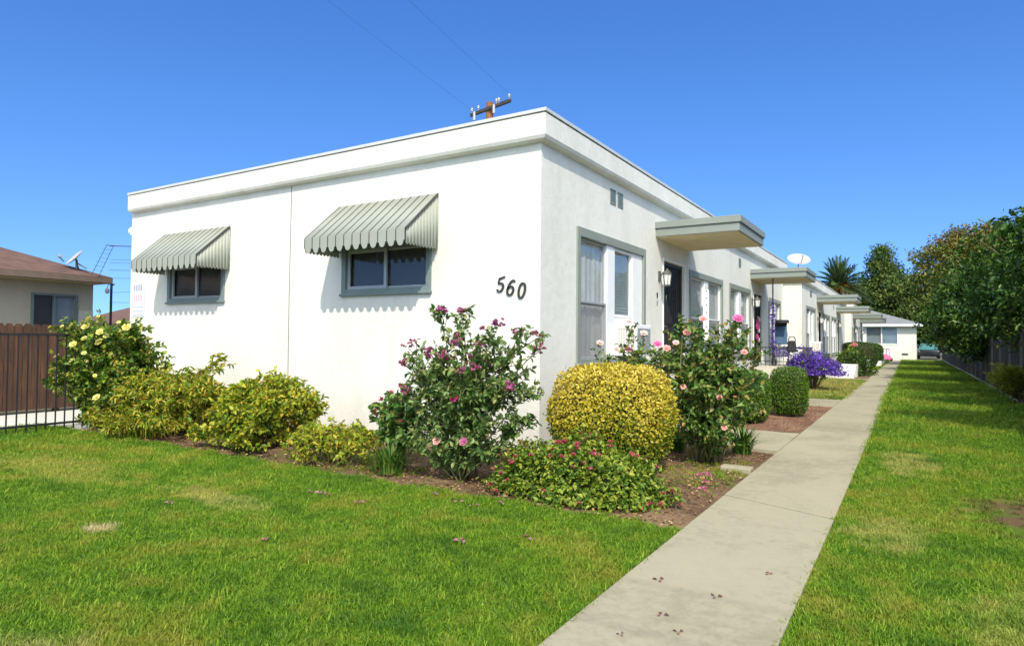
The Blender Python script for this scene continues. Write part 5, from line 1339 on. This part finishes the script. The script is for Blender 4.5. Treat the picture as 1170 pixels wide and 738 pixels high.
for k, (y, z) in enumerate(((-9.3, 7.0), (-10.4, 7.6), (-12.0, 8.4))):
    wire("street wire behind the viewer that draws a faint shadow line across the path", (-30, y, z), (40, y, z+0.1), 0.3, 0.0065, "street wires casting shadows on the path")

# ------------------------------------------------------------------ grass, litter, petals
def tuft_mesh(n, spread, h, w):
    Vs = []; Fs = []; Cs = []; o = 0
    for k in range(n):
        a = RNG.random()*2*pi; d = np.array([cos(a), sin(a), 0]); s = np.array([-sin(a), cos(a), 0]); b = np.append(RNG.normal(0, spread, 2), 0)
        L = h*(0.40+1.0*RNG.random()**1.3); le = 0.25+0.9*RNG.random(); V = []
        for t, ww in ((0, 1), (0.45, 0.85), (0.8, 0.5)):
            p = b+d*L*le*t*t+np.array([0, 0, L*(t-0.25*le*t*t)]); V += [p-s*w*ww/2, p+s*w*ww/2]
        p = b+d*L*le+np.array([0, 0, L*(1-0.3*le)]); V += [p, p]
        Vs.append(np.array(V)); Fs.append(np.array([(0, 1, 3, 2), (2, 3, 5, 4), (4, 5, 7, 6)])+o); o += 8; Cs.append(np.full((8, 3), RNG.random()))
    V = np.concatenate(Vs); F = np.concatenate(Fs); C = np.concatenate(Cs)
    me = bpy.data.meshes.new("grass_tuft"); me.from_pydata([tuple(v) for v in V], [], [tuple(f) for f in F]); me.update()
    at = me.color_attributes.new("Col", 'FLOAT_COLOR', 'POINT'); a4 = np.ones((len(V), 4), np.float32); a4[:, :3] = C; at.data.foreach_set("color", a4.ravel())
    me.materials.append(GRASS); return me
tuft_col = bpy.data.collections.new("tuft_library")
for k in range(5):
    tuft_col.objects.link(bpy.data.objects.new("grass_tuft", tuft_mesh(17, 0.018, 0.033, 0.0040)))

def grass_object(name, P, S, label):
    me = bpy.data.meshes.new(name); me.vertices.add(len(P)); me.vertices.foreach_set("co", P.astype(np.float32).ravel()); me.update()
    at = me.attributes.new("sc", 'FLOAT', 'POINT'); at.data.foreach_set("value", S.astype(np.float32))
    at = me.attributes.new("rot", 'FLOAT_VECTOR', 'POINT')
    R = np.stack([RNG.normal(0, 0.16, len(P)), RNG.normal(0, 0.16, len(P)), RNG.random(len(P))*6.283], 1).astype(np.float32); at.data.foreach_set("vector", R.ravel())
    o = bpy.data.objects.new(name, me); COL.objects.link(o)
    ng = bpy.data.node_groups.new(name, 'GeometryNodeTree')
    ng.interface.new_socket("Geometry", in_out='INPUT', socket_type='NodeSocketGeometry'); ng.interface.new_socket("Geometry", in_out='OUTPUT', socket_type='NodeSocketGeometry')
    gi = ng.nodes.new("NodeGroupInput"); go = ng.nodes.new("NodeGroupOutput")
    mp = ng.nodes.new("GeometryNodeMeshToPoints"); ci = ng.nodes.new("GeometryNodeCollectionInfo"); ci.inputs[0].default_value = tuft_col
    ci.inputs['Separate Children'].default_value = True; ci.inputs['Reset Children'].default_value = True
    ip = ng.nodes.new("GeometryNodeInstanceOnPoints"); ip.inputs['Pick Instance'].default_value = True
    a1 = ng.nodes.new("GeometryNodeInputNamedAttribute"); a1.data_type = 'FLOAT'; a1.inputs[0].default_value = "sc"
    a2 = ng.nodes.new("GeometryNodeInputNamedAttribute"); a2.data_type = 'FLOAT_VECTOR'; a2.inputs[0].default_value = "rot"
    er = ng.nodes.new("FunctionNodeEulerToRotation")
    L = ng.links.new
    L(gi.outputs[0], mp.inputs[0]); L(mp.outputs[0], ip.inputs['Points']); L(ci.outputs[0], ip.inputs['Instance'])
    L(a2.outputs[0], er.inputs[0]); L(er.outputs[0], ip.inputs['Rotation']); L(a1.outputs[0], ip.inputs['Scale']); L(ip.outputs[0], go.inputs[0])
    md = o.modifiers.new("scatter", 'NODES'); md.node_group = ng
    me.materials.append(GRASS)
    o['kind'] = 'stuff'; o['label'] = label; o['category'] = "grass"
    return o

def vis(P):  # rough frustum cull (a margin keeps side views covered)
    rel = P-np.array(CAM); z = rel@np.array(fw); x = rel@np.array(rr)
    return (z > 0.8) & (np.abs(x) < z*0.95+1.0)
def scatter(poly_fn, x0, x1, y0, y1, dens_fn, cand=3000):
    A = (x1-x0)*(y1-y0); n = int(A*cand)
    P = np.stack([x0+(x1-x0)*RNG.random(n), y0+(y1-y0)*RNG.random(n), np.zeros(n)], 1)
    P = P[vis(P)]; d = np.linalg.norm(P[:, :2]-np.array([CAM.x, CAM.y]), axis=1)
    keep = RNG.random(len(P)) < dens_fn(d)/cand
    P = P[keep]; return P[poly_fn(P)]
dens = lambda d: np.clip(2600*(3.2/np.maximum(d, 3.2))**1.35, 60, 2600)
edge = lambda t: 0.03*np.sin(t*7.1)+0.02*np.sin(t*17.3+1)+0.012*np.sin(t*41)
P = scatter(lambda P: (P[:, 0] < 2.575+edge(P[:, 1])*0.3) & (P[:, 1] < -2.40+edge(P[:, 0])*1.6) & ~((P[:, 0] < -6.72) & (P[:, 1] > -2.3)), -7.6, 2.66, -9.0, -2.2, dens)
d = np.linalg.norm(P[:, :2]-np.array([CAM.x, CAM.y]), axis=1); S = (0.8+0.5*RNG.random(len(P)))*np.clip(d/7, 1, 1.5)
grass_object("front_lawn_grass", P, S, "patchy green lawn grass in front of the white building")
nf = len(P)
def sidepoly(P):
    bare = ((P[:, 0]-4.92)/0.5)**2+((P[:, 1]+0.52)/0.72)**2 < 1+0.5*np.sin(P[:, 0]*19)+0.3*np.sin(P[:, 1]*23)
    bare &= RNG.random(len(P)) < 0.93
    return (P[:, 0] > 3.50-0.0035*np.maximum(0, P[:, 1])+edge(P[:, 1]*1.3)*0.30) & (P[:, 0] < 6.12+0.0*P[:, 1]) & ~bare
P = scatter(sidepoly, 3.3, 6.15, -9, 55, dens)
P2 = scatter(lambda P: np.ones(len(P), bool), 0.95, 2.54, 30.5, 54, lambda d: 60+0*d, 600)
P3 = scatter(lambda P: np.ones(len(P), bool), 0.75, 2.56, 10.4, 19.6, lambda d: 220+0*d, 600)
P = np.concatenate([P, P2, P3]); d = np.linalg.norm(P[:, :2]-np.array([CAM.x, CAM.y]), axis=1); S = (0.8+0.5*RNG.random(len(P)))*np.clip(d/7, 1, 2.6)
grass_object("side_lawn_grass", P, S, "green lawn grass right of the concrete path")
print("tufts", nf, len(P))
# weeds in the bed
P = np.concatenate([np.stack([RNG.normal(cx, sx, n), RNG.normal(cy, sy, n), np.full(n, 0.005)], 1) for cx, cy, sx, sy, n in ((1.95, -0.65, 0.28, 0.35, 130), (2.2, 0.1, 0.2, 0.3, 110), (-1.5, -2.0, 0.7, 0.2, 260), (2.4, -0.2, 0.1, 0.5, 60))])
P = P[(P[:, 0] < 2.57)]
grass_object("bed_weeds", P, 0.5+0.7*RNG.random(len(P)), "thin weeds and grass sprouting in the bare planting bed")
# leaf litter
n = 2600
P = np.stack([-6.5+9.05*RNG.random(n), -2.40+1.6*RNG.random(n)**1.2, 0.012+0.012*RNG.random(n)], 1)
n2 = 500; P = np.concatenate([P, np.stack([1.0+1.55*RNG.random(n2), 3.6+4.8*RNG.random(n2), np.full(n2, 0.02)], 1), np.stack([1.3+1.25*RNG.random(500), -1.0+2.4*RNG.random(500), np.full(500, 0.018)], 1)])
D = randdir(len(P)); D[:, 2] *= 0.2; N = unit(randdir(len(P))*0.35+np.array([0, 0, 1.0]))
V, F, c = leaf_arrays(P, D, N, 0.02+0.03*RNG.random(len(P)), 0.012+0.014*RNG.random(len(P)), 0.3, 0.1); lt = np_mesh("leaf_litter", V, F, DEADLEAF, None, c)
tag(lt, "brown dry leaf litter strewn over the planting beds", "leaf litter", None, 'stuff')
# fallen petals
def petals(pts, mat, label, group, r=0.03):
    proto = None
    for (x, y, z) in pts:
        if proto is None or random.random() < 0.35:
            m = 3; V, F, c = leaf_arrays(np.zeros((m, 3))+RNG.normal(0, r*0.4, (m, 3))*np.array([1, 1, 0.15]), np.stack([np.cos([0, 2, 4]), np.sin([0, 2, 4]), np.zeros(3)], 1), np.array([[0, 0, 1.0]]*3)+RNG.normal(0, .2, (3, 3)), r*1.4, r, 0.35, 0.1)
            proto = np_mesh("fallen_petal", V, F, mat, None, c); o = proto
        else:
            o = proto.copy(); COL.objects.link(o)
        o.location = (x, y, z); o.rotation_euler = (0, 0, random.random()*6.28); s = 0.7+0.6*random.random(); o.scale = (s, s, s); tag(o, label, "petal", group)
petals([(1.75, -1.15, .02), (2.3, -0.75, .02), (2.35, -1.05, .02), (1.98, -1.48, .02), (1.93, -1.45, .02), (2.0, -1.52, .02), (2.08, -1.42, .02), (2.02, -1.6, .02), (1.85, -1.3, .02), (2.2, -0.35, .03), (2.26, -0.42, .025), (2.16, -0.42, .025), (2.05, -1.85, .02), (1.9, -1.95, .02)], F_PINK, "pink fallen rose petal on the bare soil by the path", "fallen petals on the bed soil", 0.032)
F_WILT = leaf_mat("wilted_petal", [(0.15, 0.07, 0.05), (0.30, 0.14, 0.14), (0.42, 0.22, 0.24)], 0.2, 0.6)
petals([(2.95, -4.0, .034), (3.08, -4.15, .034), (3.12, -3.62, .034), (2.86, -4.32, .034), (2.78, -3.55, .034), (3.3, -3.1, .034)], F_WILT, "small wilted petal lying on the concrete path", "wilted petals on the path", 0.018)
petals([(-0.55, -3.2, .04), (-0.42, -3.18, .04), (-0.3, -3.2, .04), (0.1, -3.25, .04), (0.75, -2.75, .04), (0.95, -2.78, .04), (0.45, -2.65, .04), (1.4, -3.6, .04), (1.75, -3.3, .04), (0.3, -4.3, .04), (-1.2, -4.1, .04), (1.1, -2.6, .04)], F_WILT, "small faded petal lying on the front lawn grass", "faded petals on the front lawn", 0.028)
# loose concrete block in the bed and stone edging
cb = thing("concrete_block", "small grey concrete block lying in the bed by the path edge", "block", (2.40, 0.10, 0)); mb = MB(); mb.box(-0.16, 0.16, -0.08, 0.08, -0.02, 0.055); mb.build("slab", CONC, cb, False, 0.012)
